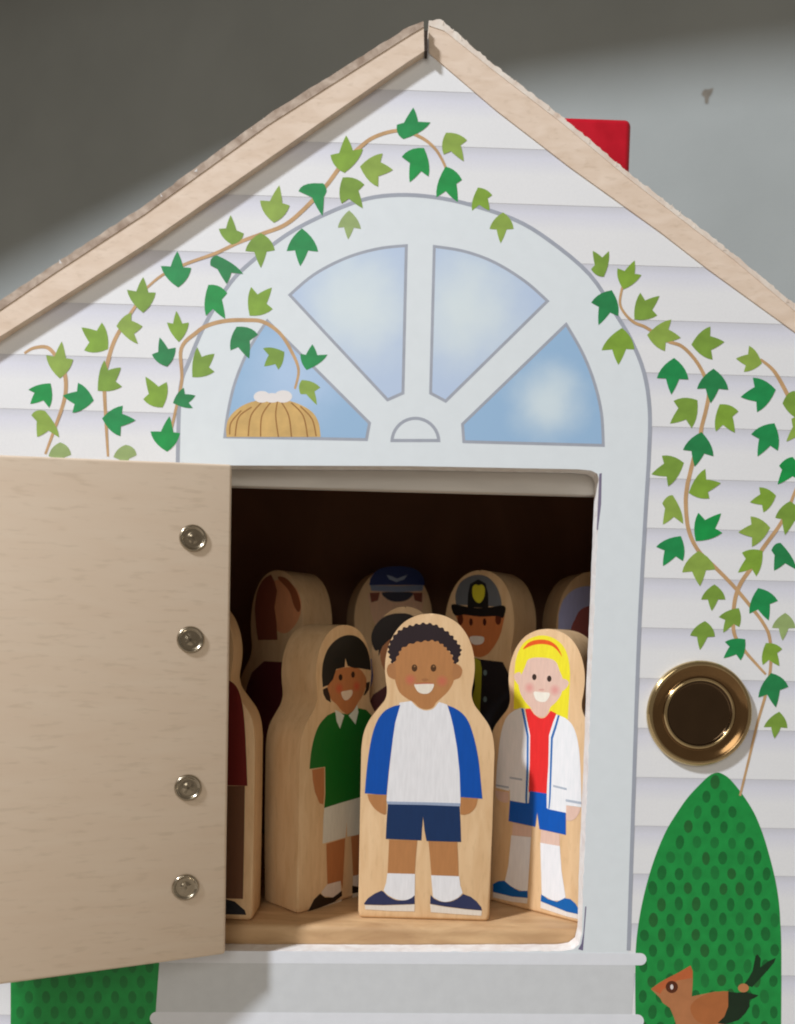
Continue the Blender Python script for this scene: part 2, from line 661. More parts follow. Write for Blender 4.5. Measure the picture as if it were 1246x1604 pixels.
# fanlight panes
ZP = (330, 350, 1.8597)
P1 = spline([(225, 208), (300, 145), (395, 96), (490, 69), (575, 60)], 6) + [(565, 497), (515, 519)]
P2 = spline([(648, 62), (740, 77), (830, 110), (920, 166), (988, 226)], 6) + [(686, 523), (637, 497)]
P3 = spline([(1037, 287), (1085, 370), (1120, 455), (1143, 550), (1149, 651)], 6) + [(734, 640), (730, 583)]
P4 = [(468, 580), (458, 634), (37, 626)] + spline([(37, 626), (45, 560), (65, 470), (98, 385), (132, 325), (165, 277)], 6)[1:]
BLUE, PALE = alb(184, 203, 227), alb(214, 227, 246)
DBLUE, DPALE = alb(151, 186, 217), alb(208, 224, 248)


def inset(pts, d):
    P = [Vector(p) for p in pts]
    area = sum(P[i].x * P[(i + 1) % len(P)].y - P[(i + 1) % len(P)].x * P[i].y for i in range(len(P)))
    s = 1 if area > 0 else -1
    out = []
    for i in range(len(P)):
        e1 = (P[i] - P[i - 1]).normalized()
        e2 = (P[(i + 1) % len(P)] - P[i]).normalized()
        n1, n2 = Vector((-e1.y, e1.x)) * s, Vector((-e2.y, e2.x)) * s
        m = (n1 + n2)
        m = m / max(0.35, m.length_squared / 2) if m.length > 1e-4 else n1
        out.append(tuple(P[i] + m * d / 1.0))
    return out


fan = None
specs = [(P1, BLUE, PALE, (430, 235), 230), (P2, BLUE, PALE, (740, 250), 230), (P3, DBLUE, DPALE, (985, 520), 150), (P4, DBLUE, alb(176, 202, 232), (250, 440), 190)]
fan = print_flat("fanlight_window", Z(*ZP, P1), -1.7, M_LINE, house)
fan.hide_render = False
for i, (pp, ce, cm, g, rad) in enumerate(specs):
    ppx = Z(*ZP, pp)
    fr = fan if i == 0 else print_flat("pane_border", ppx, -1.7, M_LINE, fan, 0)
    if i:
        fr.location = fr.location - fan.location
    inner = inset(ppx, 4.6)
    q = [onY(p[0], p[1], LAY(-1.95)) for p in inner]
    c = sum(q, Vector()) / len(q)
    gpt = onY(*Z(*ZP, [g])[0], LAY(-1.95))
    m = pane_mat("pane_print", ce, cm, ((gpt.x - c.x) * S, (gpt.z - c.z) * S), rad / 1.86 * S)
    pn = mesh("window_pane", q, flat_faces([(v.x, v.z) for v in q]), m, fan, loc=c)
    pn.location = pn.location - fan.location
# half-round hub under the panes
HUB = [(597 - 73 * math.cos(a), 637 - 74 * math.sin(a)) for a in [math.pi * k / 18 for k in range(19)]]
hb = print_flat("hub_border", Z(*ZP, HUB), -1.7, M_LINE, fan)
hb.location = hb.location - fan.location
hi_ = print_flat("hub", inset(Z(*ZP, HUB), 5.0), -1.95, M_FRAME, fan)
hi_.location = hi_.location - fan.location
# printed basket standing in the left pane
bk = print_flat("printed_basket", Z(*ZP, [(47, 622)] + spline([(45, 600), (52, 570), (75, 543), (110, 523), (160, 512), (210, 513), (255, 525), (295, 548), (315, 580), (321, 622)], 4)),
                -2.25, ink(206, 170, 104, 0.12), house)


def sub(o, parent):
    o.location = o.location - parent.location
    return o


for (a, b, c) in [((120, 535), (82, 565), (72, 620)), ((150, 520), (118, 560), (110, 620)), ((178, 518), (150, 560), (146, 621)), ((195, 520), (190, 560), (198, 622)),
                  ((205, 518), (228, 560), (236, 622)), ((235, 522), (270, 560), (283, 622)), ((262, 533), (296, 570), (308, 620)), ((90, 545), (60, 580), (56, 615))]:
    sub(print_ribbon("basket_stripe", spline(Z(*ZP, [a, b, c]), 5), 2.0, -2.5, ink(150, 104, 50, 0.1), bk), bk)
for (cx, cy, rx, ry) in [(150, 505, 24, 17), (180, 508, 24, 14), (212, 504, 26, 18)]:
    sub(print_flat("basket_frill", Z(*ZP, ell(cx, cy, rx, ry)), -2.55 - cx * 0.0003, ink(232, 226, 222, 0.02), bk), bk)

# sill: two bars and the panel between them
SP = prism("sill_panel", [px_xz([(250, 1506), (995, 1506), (990, 1590), (244, 1590)], -0.5)], -0.5, -0.02, [M_SILLPANEL], house)
def bar(y0, y1, xl, xr):
    r = (y1 - y0) / 2
    pts = [(xl + r - r * math.sin(a), (y0 + y1) / 2 - r * math.cos(a)) for a in [math.pi * k / 10 for k in range(11)]]
    pts += [(xr - r + r * math.sin(a), (y0 + y1) / 2 + r * math.cos(a) + 4) for a in [math.pi * k / 10 for k in range(11)]]
    return prism("sill", [px_xz(pts, -0.6)], -0.62, -0.02, [M_SILLBAR], house)
bar(1489, 1508, 238, 1013)
bar(1585, 1606, 235, 1009)
SP2 = prism("sill_panel", [px_xz([(244, 1600), (990, 1604), (985, 1760), (238, 1760)], -0.5)], -0.5, -0.02, [M_SILLPANEL], house)

# hedges with their printed leaf spots
Z8 = (930, 1180, 3.782)
HR = spline([(250, 1604 + 260), (249, 1604), (247, 1400), (250, 1170), (265, 1020), (290, 880), (325, 740), (370, 600), (430, 460), (490, 360), (560, 260), (640, 175), (690, 130), (735, 114), (775, 128),
             (815, 160), (880, 240), (950, 350), (1000, 470), (1040, 600), (1075, 740), (1098, 880), (1108, 1020), (1113, 1200), (1112, 1604), (1110, 1864)], 4)
hedge = print_flat("printed_bush", Z(*Z8, HR), -1.9, M_HEDGE, house)


def inside(pt, poly):
    c = False
    for i in range(len(poly)):
        (x1, y1), (x2, y2) = poly[i], poly[i - 1]
        if (y1 > pt[1]) != (y2 > pt[1]) and pt[0] < (x2 - x1) * (pt[1] - y1) / (y2 - y1) + x1:
            c = not c
    return c


spot_rng = random.Random(11)
row = 0
y = 165.0
while y < 1850:
    off = (row % 2) * 52
    k = -7
    while k < 8:
        x = 722 + k * 103 + off + spot_rng.uniform(-4, 4) - (y - 150) * 0.012
        yy = y + spot_rng.uniform(-5, 5)
        e = ell(x, yy, 27 * spot_rng.uniform(.84, 1.06), 41 * spot_rng.uniform(.84, 1.08), 12, spot_rng.uniform(-.12, .12))
        if inside((x, yy), HR) and all(inside(p, HR) for p in e):
            sub(print_flat("leaf_spot", Z(*Z8, e), -2.15, spot_rng.choice((M_SPOT, M_SPOT, M_SPOT3, M_SPOT2)), hedge), hedge)
        k += 1
    y += 91
    row += 1
hl = print_flat("printed_bush", [(253, 1470), (253, 1700), (17, 1700), (17, 1400)], -1.9, M_HEDGE, house)
row = 0
y = 1490
while y < 1700:
    for k in range(9):
        x = 32 + k * 27 + (row % 2) * 13.5
        if x < 243:
            sub(print_flat("leaf_spot", ell(x, y, 6.5, 10, 12), -2.15, M_SPOT2, hl), hl)
    y += 24
    row += 1

# printed bird
bird = print_flat("printed_bird", Z(*Z8, [(340, 1396), (385, 1362), (430, 1336), (510, 1295), (575, 1257), (588, 1290), (588, 1360), (582, 1440), (640, 1428), (720, 1412), (798, 1410),
                  (850, 1440), (800, 1560), (760, 1660), (640, 1700), (540, 1690), (500, 1640), (475, 1560), (452, 1508), (410, 1478), (395, 1450)]), -2.4, ink(178, 118, 76, 0.08), house)
sub(print_flat("bird_crest", Z(*Z8, [(340, 1396), (430, 1336), (510, 1295), (575, 1257), (588, 1290), (587, 1330), (500, 1345), (410, 1400), (395, 1425)]), -2.55, ink(188, 100, 56, 0.08), bird), bird)
sub(print_flat("bird_wing", Z(*Z8, spline([(575, 1500), (600, 1465), (640, 1440), (700, 1418), (798, 1412), (802, 1470), (790, 1530), (750, 1585), (690, 1610), (620, 1590), (585, 1550)], 3, True)), -2.6, ink(172, 104, 58, 0.08), bird), bird)
sub(print_flat("wing_tip", Z(*Z8, [(798, 1412), (850, 1418), (905, 1414), (978, 1434), (950, 1452), (925, 1460), (925, 1500), (900, 1540), (860, 1580), (780, 1606), (735, 1598), (775, 1560), (798, 1500)]), -2.75, ink(24, 44, 26, 0.1), bird), bird)
sub(print_flat("bird_tail", Z(*Z8, [(890, 1370), (920, 1330), (942, 1290), (960, 1200), (972, 1190), (990, 1215), (988, 1268), (1035, 1232), (1080, 1212), (1070, 1240), (1010, 1310), (940, 1385)]), -2.75, ink(20, 52, 28, 0.1), bird), bird)
sub(print_flat("tail_base", Z(*Z8, ell(888, 1390, 32, 26)), -2.9, ink(186, 124, 78, 0.06), bird), bird)
be = sub(print_flat("bird_eye", Z(*Z8, ell(464, 1384, 36, 36)), -2.9, ink(86, 42, 22, 0.05), bird), bird)
sub(print_flat("eye_glint", Z(*Z8, ell(464, 1384, 9, 15)), -3.1, ink(228, 220, 214, 0.01), bird), bird)

# ivy: vines with their leaves
Z3 = (0, 380, 2.596); Z4 = (380, 160, 2.596); Z6 = (880, 360, 3.404); Z7 = (950, 760, 3.341)
VINES = {
    "left": Z(*Z3, [(100, 450), (140, 428), (200, 430), (250, 500), (268, 560), (262, 640), (225, 750), (185, 860)]),
    "second": Z(*Z3, [(575, 225), (530, 290), (470, 390), (440, 480), (425, 560), (430, 700), (440, 870)]),
    "top": Z(*Z3, [(580, 200), (660, 132), (760, 85), (880, 42)]) + Z(*Z4, [(-10, 568), (80, 535), (170, 500), (245, 440), (340, 340), (400, 260), (470, 190), (540, 140), (640, 115), (720, 140), (780, 185), (820, 250), (838, 310)]),
    "curl": Z(*Z3, [(690, 790), (715, 680), (740, 560), (738, 430), (800, 365), (850, 335), (920, 318), (1000, 315), (1070, 322), (1140, 370), (1190, 450), (1215, 520), (1200, 595)]),
    "right": Z(*Z6, [(325, 300), (311, 390), (340, 450), (390, 495), (450, 520), (560, 590), (640, 620), (710, 690), (760, 775), (785, 860), (770, 960), (745, 1060), (740, 1120), (710, 1200), (680, 1320)])
             + Z(*Z7, [(424, 0), (416, 90), (430, 230), (480, 340), (570, 430), (640, 500), (690, 555), (760, 640), (820, 720), (855, 800), (860, 950), (835, 1090), (790, 1250), (745, 1440), (700, 1625)]),
    "far": Z(*Z6, [(1060, 690), (1130, 750), (1190, 850), (1240, 960), (1290, 1080)]),
    "side": [(1258, 740)] + Z(*Z7, [(985, 40), (950, 130), (900, 220), (820, 330), (760, 430), (700, 520), (670, 620), (668, 770), (720, 860), (780, 930), (835, 990)]),
}
LEAVES = {
    "top": [(Z3, 'L', (583, 140), (582, 285), (517, 192), (634, 203)), (Z3, 'D', (722, 35), (725, 182), (655, 95), (778, 103)), (Z3, 'D', (922, 168), (884, 52), (856, 92), (990, 128)),
            (Z3, 'D', (917, 310), (848, 172), (838, 297), (925, 205)),
            (Z4, 'D', (695, 22), (655, 150), (628, 92), (765, 82)), (Z4, 'L', (900, 240), (828, 124), (818, 212), (914, 155)), (Z4, 'D', (680, 325), (738, 186), (648, 222), (757, 302)),
            (Z4, 'L', (422, 135), (415, 287), (358, 215), (490, 190)), (Z4, 'L', (612, 275), (478, 262), (570, 208), (552, 344)), (Z4, 'L', (490, 432), (408, 306), (403, 412), (496, 335)),
            (Z4, 'D', (326, 463), (318, 330), (228, 362), (343, 362)), (Z4, 'L', (150, 338), (128, 490), (72, 400), (192, 420)), (Z4, 'L', (75, 674), (75, 532), (12, 605), (132, 602)),
            (Z4, 'D', (235, 667), (242, 513), (180, 605), (308, 608)), (Z4, 'P', (430, 558), (434, 440), (388, 510), (482, 515)), (Z4, 'D', (876, 406), (826, 262), (789, 387), (893, 315)),
            (Z4, 'L', (1005, 441), (958, 347), (934, 441), (1016, 378)), (Z4, 'L', (1050, 574), (1060, 448), (1005, 515), (1103, 515)),
            ((0, 0, 1.947), 'L', (704, 656), (708, 746), (668, 698), (744, 712))],
    "left": [(Z3, 'L', (252, 402), (243, 552), (188, 458), (298, 475)), (Z3, 'D', (124, 656), (206, 572), (116, 598), (201, 672)), (Z3, 'D', (256, 622), (382, 642), (295, 692), (318, 570)),
             (Z3, 'L', (152, 790), (184, 684), (128, 702), (241, 792)), (Z3, 'P', (240, 935), (245, 812), (198, 868), (290, 862))],
    "second": [(Z3, 'L', (332, 345), (440, 432), (343, 438), (415, 325)), (Z3, 'L', (580, 340), (474, 340), (535, 285), (562, 412)), (Z3, 'L', (492, 508), (398, 602), (425, 478), (497, 585)),
               (Z3, 'D', (552, 722), (416, 715), (500, 663), (490, 787)), (Z3, 'P', (498, 940), (512, 822), (462, 872), (556, 864))],
    "curl": [(Z3, 'L', (1106, 183), (1016, 297), (1022, 180), (1110, 270)), (Z3, 'D', (1014, 472), (963, 342), (938, 438), (1050, 374)), (Z3, 'L', (1075, 503), (1157, 444), (1070, 430), (1133, 517)),
             (Z3, 'L', (718, 278), (728, 404), (680, 325), (768, 325)), (Z3, 'D', (650, 385), (680, 504), (618, 455), (715, 427)), (Z3, 'L', (873, 452), (783, 547), (803, 425), (873, 525)),
             (Z3, 'L', (592, 545), (662, 670), (583, 637), (678, 567)), (Z3, 'D', (796, 622), (704, 652), (748, 590), (785, 673)), (Z3, 'D', (690, 706), (680, 850), (613, 768), (733, 775)),
             (ZP, 'D', (297, 352), (280, 427), (262, 380), (341, 382)), (ZP, 'L', (310, 529), (266, 456), (262, 497), (320, 478))],
    "right": [(Z6, 'L', (166, 112), (225, 250), (157, 210), (252, 113)), (Z6, 'L', (390, 163), (330, 317), (298, 205), (425, 240)), (Z6, 'D', (197, 508), (268, 322), (158, 388), (302, 460)),
              (Z6, 'L', (522, 352), (388, 477), (420, 335), (510, 456)), (Z6, 'L', (303, 720), (322, 523), (213, 642), (389, 637)), (Z6, 'L', (635, 575), (456, 560), (585, 478), (551, 646)),
              (Z6, 'L', (868, 597), (692, 612), (793, 515), (805, 692)), (Z6, 'D', (585, 878), (600, 683), (508, 790), (676, 797)), (Z6, 'D', (795, 924), (810, 740), (722, 847), (889, 852)),
              (Z6, 'L', (578, 1033), (724, 908), (597, 912), (693, 1057)), (Z6, 'L', (924, 1081), (843, 930), (822, 1074), (943, 968)), (Z6, 'D', (710, 1263), (746, 1078), (647, 1173), (810, 1207)),
              (Z6, 'L', (479, 1303), (652, 1242), (535, 1204), (568, 1368)), (Z6, 'L', (849, 1350), (678, 1402), (766, 1274), (788, 1432)),
              (Z7, 'L', (296, 206), (348, 52), (293, 95), (402, 202)), (Z7, 'D', (601, 147), (468, 292), (482, 144), (607, 249)), (Z7, 'D', (297, 423), (390, 266), (261, 322), (401, 397)),
              (Z7, 'L', (490, 528), (482, 344), (397, 456), (571, 441)), (Z7, 'L', (552, 658), (566, 519), (496, 598), (623, 598)), (Z7, 'D', (850, 708), (795, 538), (749, 672), (898, 605)),
              (Z7, 'P', (922, 813), (937, 668), (867, 746), (990, 747)), (Z7, 'L', (490, 862), (517, 711), (439, 786), (568, 792)), (Z7, 'L', (906, 946), (835, 826), (819, 941), (921, 857)),
              (Z7, 'D', (888, 1163), (862, 983), (796, 1111), (953, 1055)), (Z7, 'L', (880, 1326), (905, 1185), (824, 1266), (948, 1271))],
    "far": [(Z6, 'D', (955, 891), (1142, 852), (1020, 788), (1042, 972)), (Z6, 'L', (930, 686), (1068, 712), (1000, 618), (972, 757)), (Z6, 'L', (1310, 970), (1178, 925), (1246, 858), (1250, 1002)),
            (Z6, 'D', (1045, 1208), (1135, 1031), (1011, 1090), (1153, 1177)), (Z6, 'L', (1198, 1128), (1292, 1018), (1225, 1008), (1270, 1132)), (Z6, 'D', (1152, 1357), (1232, 1211), (1160, 1258), (1292, 1342))],
    "side": [(Z7, 'L', (752, 89), (888, 54), (800, 11), (822, 142)), (Z7, 'L', (691, 246), (858, 222), (755, 163), (762, 322)), (Z7, 'L', (935, 260), (962, 83), (884, 170), (1040, 190)),
             (Z7, 'L', (689, 457), (818, 344), (710, 353), (785, 477)), (Z7, 'D', (878, 447), (913, 302), (864, 340), (995, 442)), (Z7, 'L', (612, 771), (693, 643), (589, 690), (696, 742)),
             (Z7, 'D', (614, 905), (727, 806), (621, 820), (703, 917))],
}


def leaf_poly(T, B, Lf, R):
    T, B, Lf, R = Vector(T), Vector(B), Vector(Lf), Vector(R)
    C = B.lerp(T, 0.40)
    def quad(a, c, b, n=5):
        return [a * (1 - t) ** 2 + c * 2 * t * (1 - t) + b * t * t for t in [k / n for k in range(n)]]
    out = []
    ax = (T - B).normalized()
    n1 = C.lerp(Lf, 0.42) + (T - C) * 0.16        # notch between the middle lobe and a side lobe
    n2 = C.lerp(R, 0.42) + (T - C) * 0.16
    k1 = Lf.lerp(B, 0.16) + (B - C) * 0.62
    k2 = R.lerp(B, 0.16) + (B - C) * 0.62
    def bow(a, b, s):
        m = a.lerp(b, 0.5)
        d = (m - C)
        return m + (d.normalized() if d.length else d) * s
    L = (T - B).length
    out += quad(Lf, bow(Lf, n1, 0.01 * L), n1, 3) + quad(n1, bow(n1, T, 0.05 * L), T, 4)
    out += quad(T, bow(T, n2, 0.05 * L), n2, 4) + quad(n2, bow(n2, R, 0.01 * L), R, 3)
    out += quad(R, k2, B) + quad(B, k1, Lf)
    return [(v.x, v.y) for v in out]


LM = {'L': [M_LITELEAF, ink(140, 168, 74, 0.14), ink(122, 156, 62, 0.14)], 'D': [M_DARKLEAF, ink(38, 130, 74, 0.14), ink(26, 146, 70, 0.14)], 'P': [M_PALELEAF] * 3}
nleaf = 0
for key, pl in VINES.items():
    v = print_ribbon("ivy_vine", spline(pl, 6), 6.4, -2.25 - 0.05 * len(COL.objects) / 500 - 0.04 * list(VINES).index(key), M_VINE, house, True)
    for (zz, c, T, B, A, R) in LEAVES[key]:
        nleaf += 1
        p = leaf_poly(*Z(*zz, [T, B, A, R]))
        sub(print_flat("ivy_leaf", p, -2.75 - 0.008 * (nleaf % 20), LM[c][(nleaf * 7) % 3], v), v)

# roof: two boards with a thin sheet over each, ragged where they were sawn
def ragged(pts, step, jit, rng):
    return subdiv(pts, step, jit, rng, closed=False)


rr = random.Random(21)
RY0, RY1 = -13.0, 640.0
outL = ragged([(664, 36), (640, 48), (421, 187), (226, 329), (82, 424), (0, 480), (-170, 594)], 10, 0.8, rr)
inL = [(-170, 640), (0, 527), (175, 416), (231, 380), (421, 248), (640, 96), (665, 80)]
outR = ragged([(672, 36), (686, 33), (700, 45), (768, 101), (880, 187), (983, 273), (1149, 402), (1250, 486), (1400, 606)], 8, 1.6, rr)
inR = [(1400, 640), (1246, 520), (1108, 420), (1036, 364), (890, 259), (776, 171), (672, 82)]
rl = prism("roof_panel", [px_xz(outL + inL, RY0)], RY0, RY1, [M_EDGE], house)
rl["label"] = "left roof board with its pale plywood edge"
RYR = -2.5
rp = prism("roof_panel", [px_xz(outR + inR, RYR)], RYR, RY1, [M_EDGE], house)
rp["label"] = "right roof board with its ragged sawn edge"
lowL = [(-170, 600), (0, 486), (82, 430), (226, 336), (421, 195), (640, 56), (664, 42)]
topL = ragged([(664, 33), (640, 42), (421, 179), (226, 322), (82, 416), (0, 471), (-170, 584)], 9, 0.8, rr)
shl = prism("roof_sheet", [px_xz(topL + lowL, RY0 - 1)], RY0 - 1, RY1 + 2, [M_ROOFSHEET], rl)
topR = ragged([(672, 32), (690, 30), (704, 41), (768, 96), (880, 182), (983, 268), (1149, 397), (1250, 480), (1400, 600)], 5, 1.3, rr)
lowR = [(1400, 612), (1250, 491), (1149, 406), (983, 278), (880, 192), (768, 106), (696, 48), (672, 40)]
shr = prism("roof_sheet", [px_xz(topR + lowR, RYR - 0.8)], RYR - 0.8, RY1 + 2, [M_SHEETEDGE], rp)
# ragged splinters standing up along the sheets
def splinters(name, line, parent, n, rng, mat, size, yf):
    P = [Vector(p) for p in line]
    seglen = [(P[i + 1] - P[i]).length for i in range(len(P) - 1)]
    tot = sum(seglen)
    bm = bmesh.new()
    for k in range(n):
        d = rng.uniform(0, tot); i = 0
        while i < len(seglen) - 1 and d > seglen[i]:
            d -= seglen[i]; i += 1
        q = P[i].lerp(P[i + 1], min(1, d / seglen[i]))
        c = onY(q.x, q.y, yf)
        w, h = rng.uniform(1.2, 3.0), rng.uniform(.4, 1.0) * size
        lean = rng.uniform(-2.5, 2.5)
        y = rng.uniform(yf - 0.4, yf + 9)
        tri = [bm.verts.new((c.x - w, y, c.z - 3)), bm.verts.new((c.x + w, y, c.z - 3)), bm.verts.new((c.x + lean, y - .5, c.z + h)), bm.verts.new((c.x, y + 2.5, c.z - 3))]
        bm.faces.new((tri[0], tri[1], tri[2])); bm.faces.new((tri[1], tri[3], tri[2])); bm.faces.new((tri[3], tri[0], tri[2]))
    o = bm_obj(name, bm, mat, parent)
    o["kind"] = "stuff"
    return o
splinters("splinters", [(0, 474), (82, 419), (226, 325), (421, 182), (640, 45)], rl, 90, random.Random(5), M_CUT, 3.6, RY0 - 1)
splinters("splinters", [(690, 33), (704, 43), (768, 99), (880, 185), (983, 271), (1149, 400), (1250, 484)], rp, 260, random.Random(6), M_SHEETEDGE, 4.2, RYR - 0.8)
# dark gap where the boards meet
gq = px_xz([(665, 48), (670, 48), (670, 80), (666, 80)], RY0 - 3)
prism("ridge_gap", [gq], RY0 - 3.4, 300, [ink(52, 38, 30)], house)

# side walls, back and interior
ZC = 400.0
xl, xr = gable_xz[-1][0] + 6, gable_xz[0][0] - 6
FZ = onY(640, 1453, T_WALL + 1).z           # floor level of the room
zl = onY(-130, 606, 0).z - 40
box("side_wall", (xl - 22, T_WALL + .5, ZB), (xl, 600, zl), [M_INNER], house)
box("side_wall", (xr, T_WALL + .5, ZB), (xr + 22, 600, onY(1275, 545, 0).z - 40), [M_INNER], house)
bw = [(p[0], p[1] - 14) for p in gable_xz]
prism("rear_wall", [bw], 600, 622, [M_INNER], house)
# inner room: partition boards left and right of the doorway, ceiling, floor
RX0, RX1 = -440.0, 570.0
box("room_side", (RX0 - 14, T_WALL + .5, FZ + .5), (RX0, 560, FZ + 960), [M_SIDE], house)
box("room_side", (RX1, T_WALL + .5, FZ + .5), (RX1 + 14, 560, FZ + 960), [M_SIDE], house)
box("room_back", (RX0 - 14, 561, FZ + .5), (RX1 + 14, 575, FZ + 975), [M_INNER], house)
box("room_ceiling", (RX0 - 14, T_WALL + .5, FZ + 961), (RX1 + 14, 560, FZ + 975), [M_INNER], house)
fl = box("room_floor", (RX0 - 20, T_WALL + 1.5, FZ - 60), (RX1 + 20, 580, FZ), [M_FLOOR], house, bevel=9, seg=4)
r0, r1 = onY(640, 700, 34), onY(640, 769, 34)
box("header_rail", (RX0 + 1, T_WALL + 2, r1.z), (RX1 - 1, T_WALL + 22, r0.z), [M_RAIL], house, bevel=4, seg=3)

# chimney on the right roof slope
cy = 210.0
ca, cb = onY(850, 179, cy), onY(988, 268, cy)
ch_bm = bmesh.new()
cxy = [(ca.x, cy), (cb.x, cy), (cb.x, cy + 120), (ca.x, cy + 120)]
ch = box("chimney", (ca.x, cy, cb.z - 120), (cb.x, cy + 120, ca.z), [M_RED], house, bevel=12, seg=5)
ch["label"] = "red painted block chimney"

# brass knob
def lathe(name, prof, c, mats, parent, axis=Vector((0, -1, 0)), n=64):
    """prof: (radius, height along axis)"""
    t = Vector((0, 0, 1))
    sx = axis.cross(t).normalized()
    verts, faces = [], []
    for (r, h) in prof:
        for k in range(n):
            a = 2 * math.pi * k / n
            verts.append(Vector(c) + axis * h + sx * (r * math.cos(a)) + t * (r * math.sin(a)))
    for i in range(len(prof) - 1):
        for k in range(n):
            faces.append((i * n + k, i * n + (k + 1) % n, (i + 1) * n + (k + 1) % n, (i + 1) * n + k))
    faces.append(tuple((len(prof) - 1) * n + k for k in range(n)))
    bm = bmesh.new()
    V = [bm.verts.new(v) for v in verts]
    for f in faces:
        bm.faces.new([V[i] for i in f])
    return bm_obj(name, bm, mats, parent, smooth_angle=math.radians(50))


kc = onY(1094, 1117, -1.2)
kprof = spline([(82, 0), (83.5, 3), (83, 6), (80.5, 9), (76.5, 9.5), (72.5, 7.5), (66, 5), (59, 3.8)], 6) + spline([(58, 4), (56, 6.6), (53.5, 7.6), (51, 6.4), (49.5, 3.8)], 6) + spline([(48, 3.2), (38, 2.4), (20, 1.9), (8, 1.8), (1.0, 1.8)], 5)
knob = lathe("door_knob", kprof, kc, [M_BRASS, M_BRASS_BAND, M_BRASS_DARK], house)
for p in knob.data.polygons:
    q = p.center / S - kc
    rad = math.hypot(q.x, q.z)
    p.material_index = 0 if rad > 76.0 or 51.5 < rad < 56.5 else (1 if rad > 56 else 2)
knob["label"] = "round dished brass knob beside the doorway"

# ------------------------------------------------------------------ the open door
DY0 = -46.0
hT, hB = onY(364, 727, DY0), onY(353, 1495, DY0)
hx = (hT.x + hB.x) / 2
# far end of the visible part: nearer the camera by the ratio of the heights
def at_depth(px, py, y):
    return onY(px, py, y)
YF = DY0 - 92.0
eT, eB = at_depth(0, 712, YF), at_depth(0, 1543, YF)
dirv = Vector(((eT.x + eB.x) / 2 - hx, YF - DY0, 0))
ext = 590.0 / dirv.length
def lerpv(a, b, t):
    return a + (b - a) * t
dT, dB = lerpv(hT, eT, ext), lerpv(hB, eB, ext)
nd = Vector((dirv.y, -dirv.x, 0)).normalized()
if nd.y > 0:
    nd = -nd
TH = 36.0
bm = bmesh.new()
fv = [hT, dT, dB, hB]
Vf = [bm.verts.new(v) for v in fv] + [bm.verts.new(v - nd * TH) for v in fv]
for f in [(0, 1, 2, 3), (7, 6, 5, 4), (0, 4, 5, 1), (1, 5, 6, 2), (2, 6, 7, 3), (3, 7, 4, 0)]:
    bm.faces.new([Vf[i] for i in f])
bmesh.ops.bevel(bm, geom=list(bm.edges), offset=4, segments=3, affect='EDGES', profile=0.5)
door = bm_obj("door", bm, [M_DOOR], house, smooth_angle=math.radians(40))
door["label"] = "plain plywood inner side of the open front door"
for (px, py, tilt) in [(303, 843, .2), (299, 1002, .9), (295, 1234, .5), (291, 1390, 1.3)]:
    c = on_plane(px, py, hT + nd * 0.4, nd)
    prof = spline([(20, -.2), (19.3, 1.4), (18, 2.4), (16.4, 2.2), (15, 1.0)], 4) + spline([(14, .3), (11, .25), (8, .5), (6, 1.5), (3.5, 2.1), (.6, 2.2)], 4)
    s = lathe("screw", prof, c, [M_NICKEL], door, axis=nd, n=40)
    up = Vector((0, 0, 1)); sx = nd.cross(up).normalized()
    for kk in range(2):
        a = tilt + kk * math.pi / 2
        d1 = sx * math.cos(a) + up * math.sin(a)
        d2 = sx * -math.sin(a) + up * math.cos(a)
        b0 = c + nd * 0.9
        vs = [b0 + d1 * 9 + d2 * 1.8, b0 - d1 * 9 + d2 * 1.8, b0 - d1 * 9 - d2 * 1.8, b0 + d1 * 9 - d2 * 1.8]
        vs += [v + nd * 1.6 for v in vs]
        mesh("screw_slot", vs, [(0, 1, 2, 3), (4, 5, 6, 7), (0, 1, 5, 4), (1, 2, 6, 5), (2, 3, 7, 6), (3, 0, 4, 7)], M_NICKEL, door)

# ------------------------------------------------------------------ wooden figures
HALF = [(0, 1.0), (.20, .993), (.40, .970), (.55, .930), (.64, .880), (.67, .829), (.655, .785), (.635, .757), (.64, .733), (.685, .708), (.775, .683), (.905, .645), (.975, .603), (1.0, .555)]
HALF2 = [(1.0, .555), (1.0, .30), (1.0, .022), (.985, .006), (.94, 0.0)]


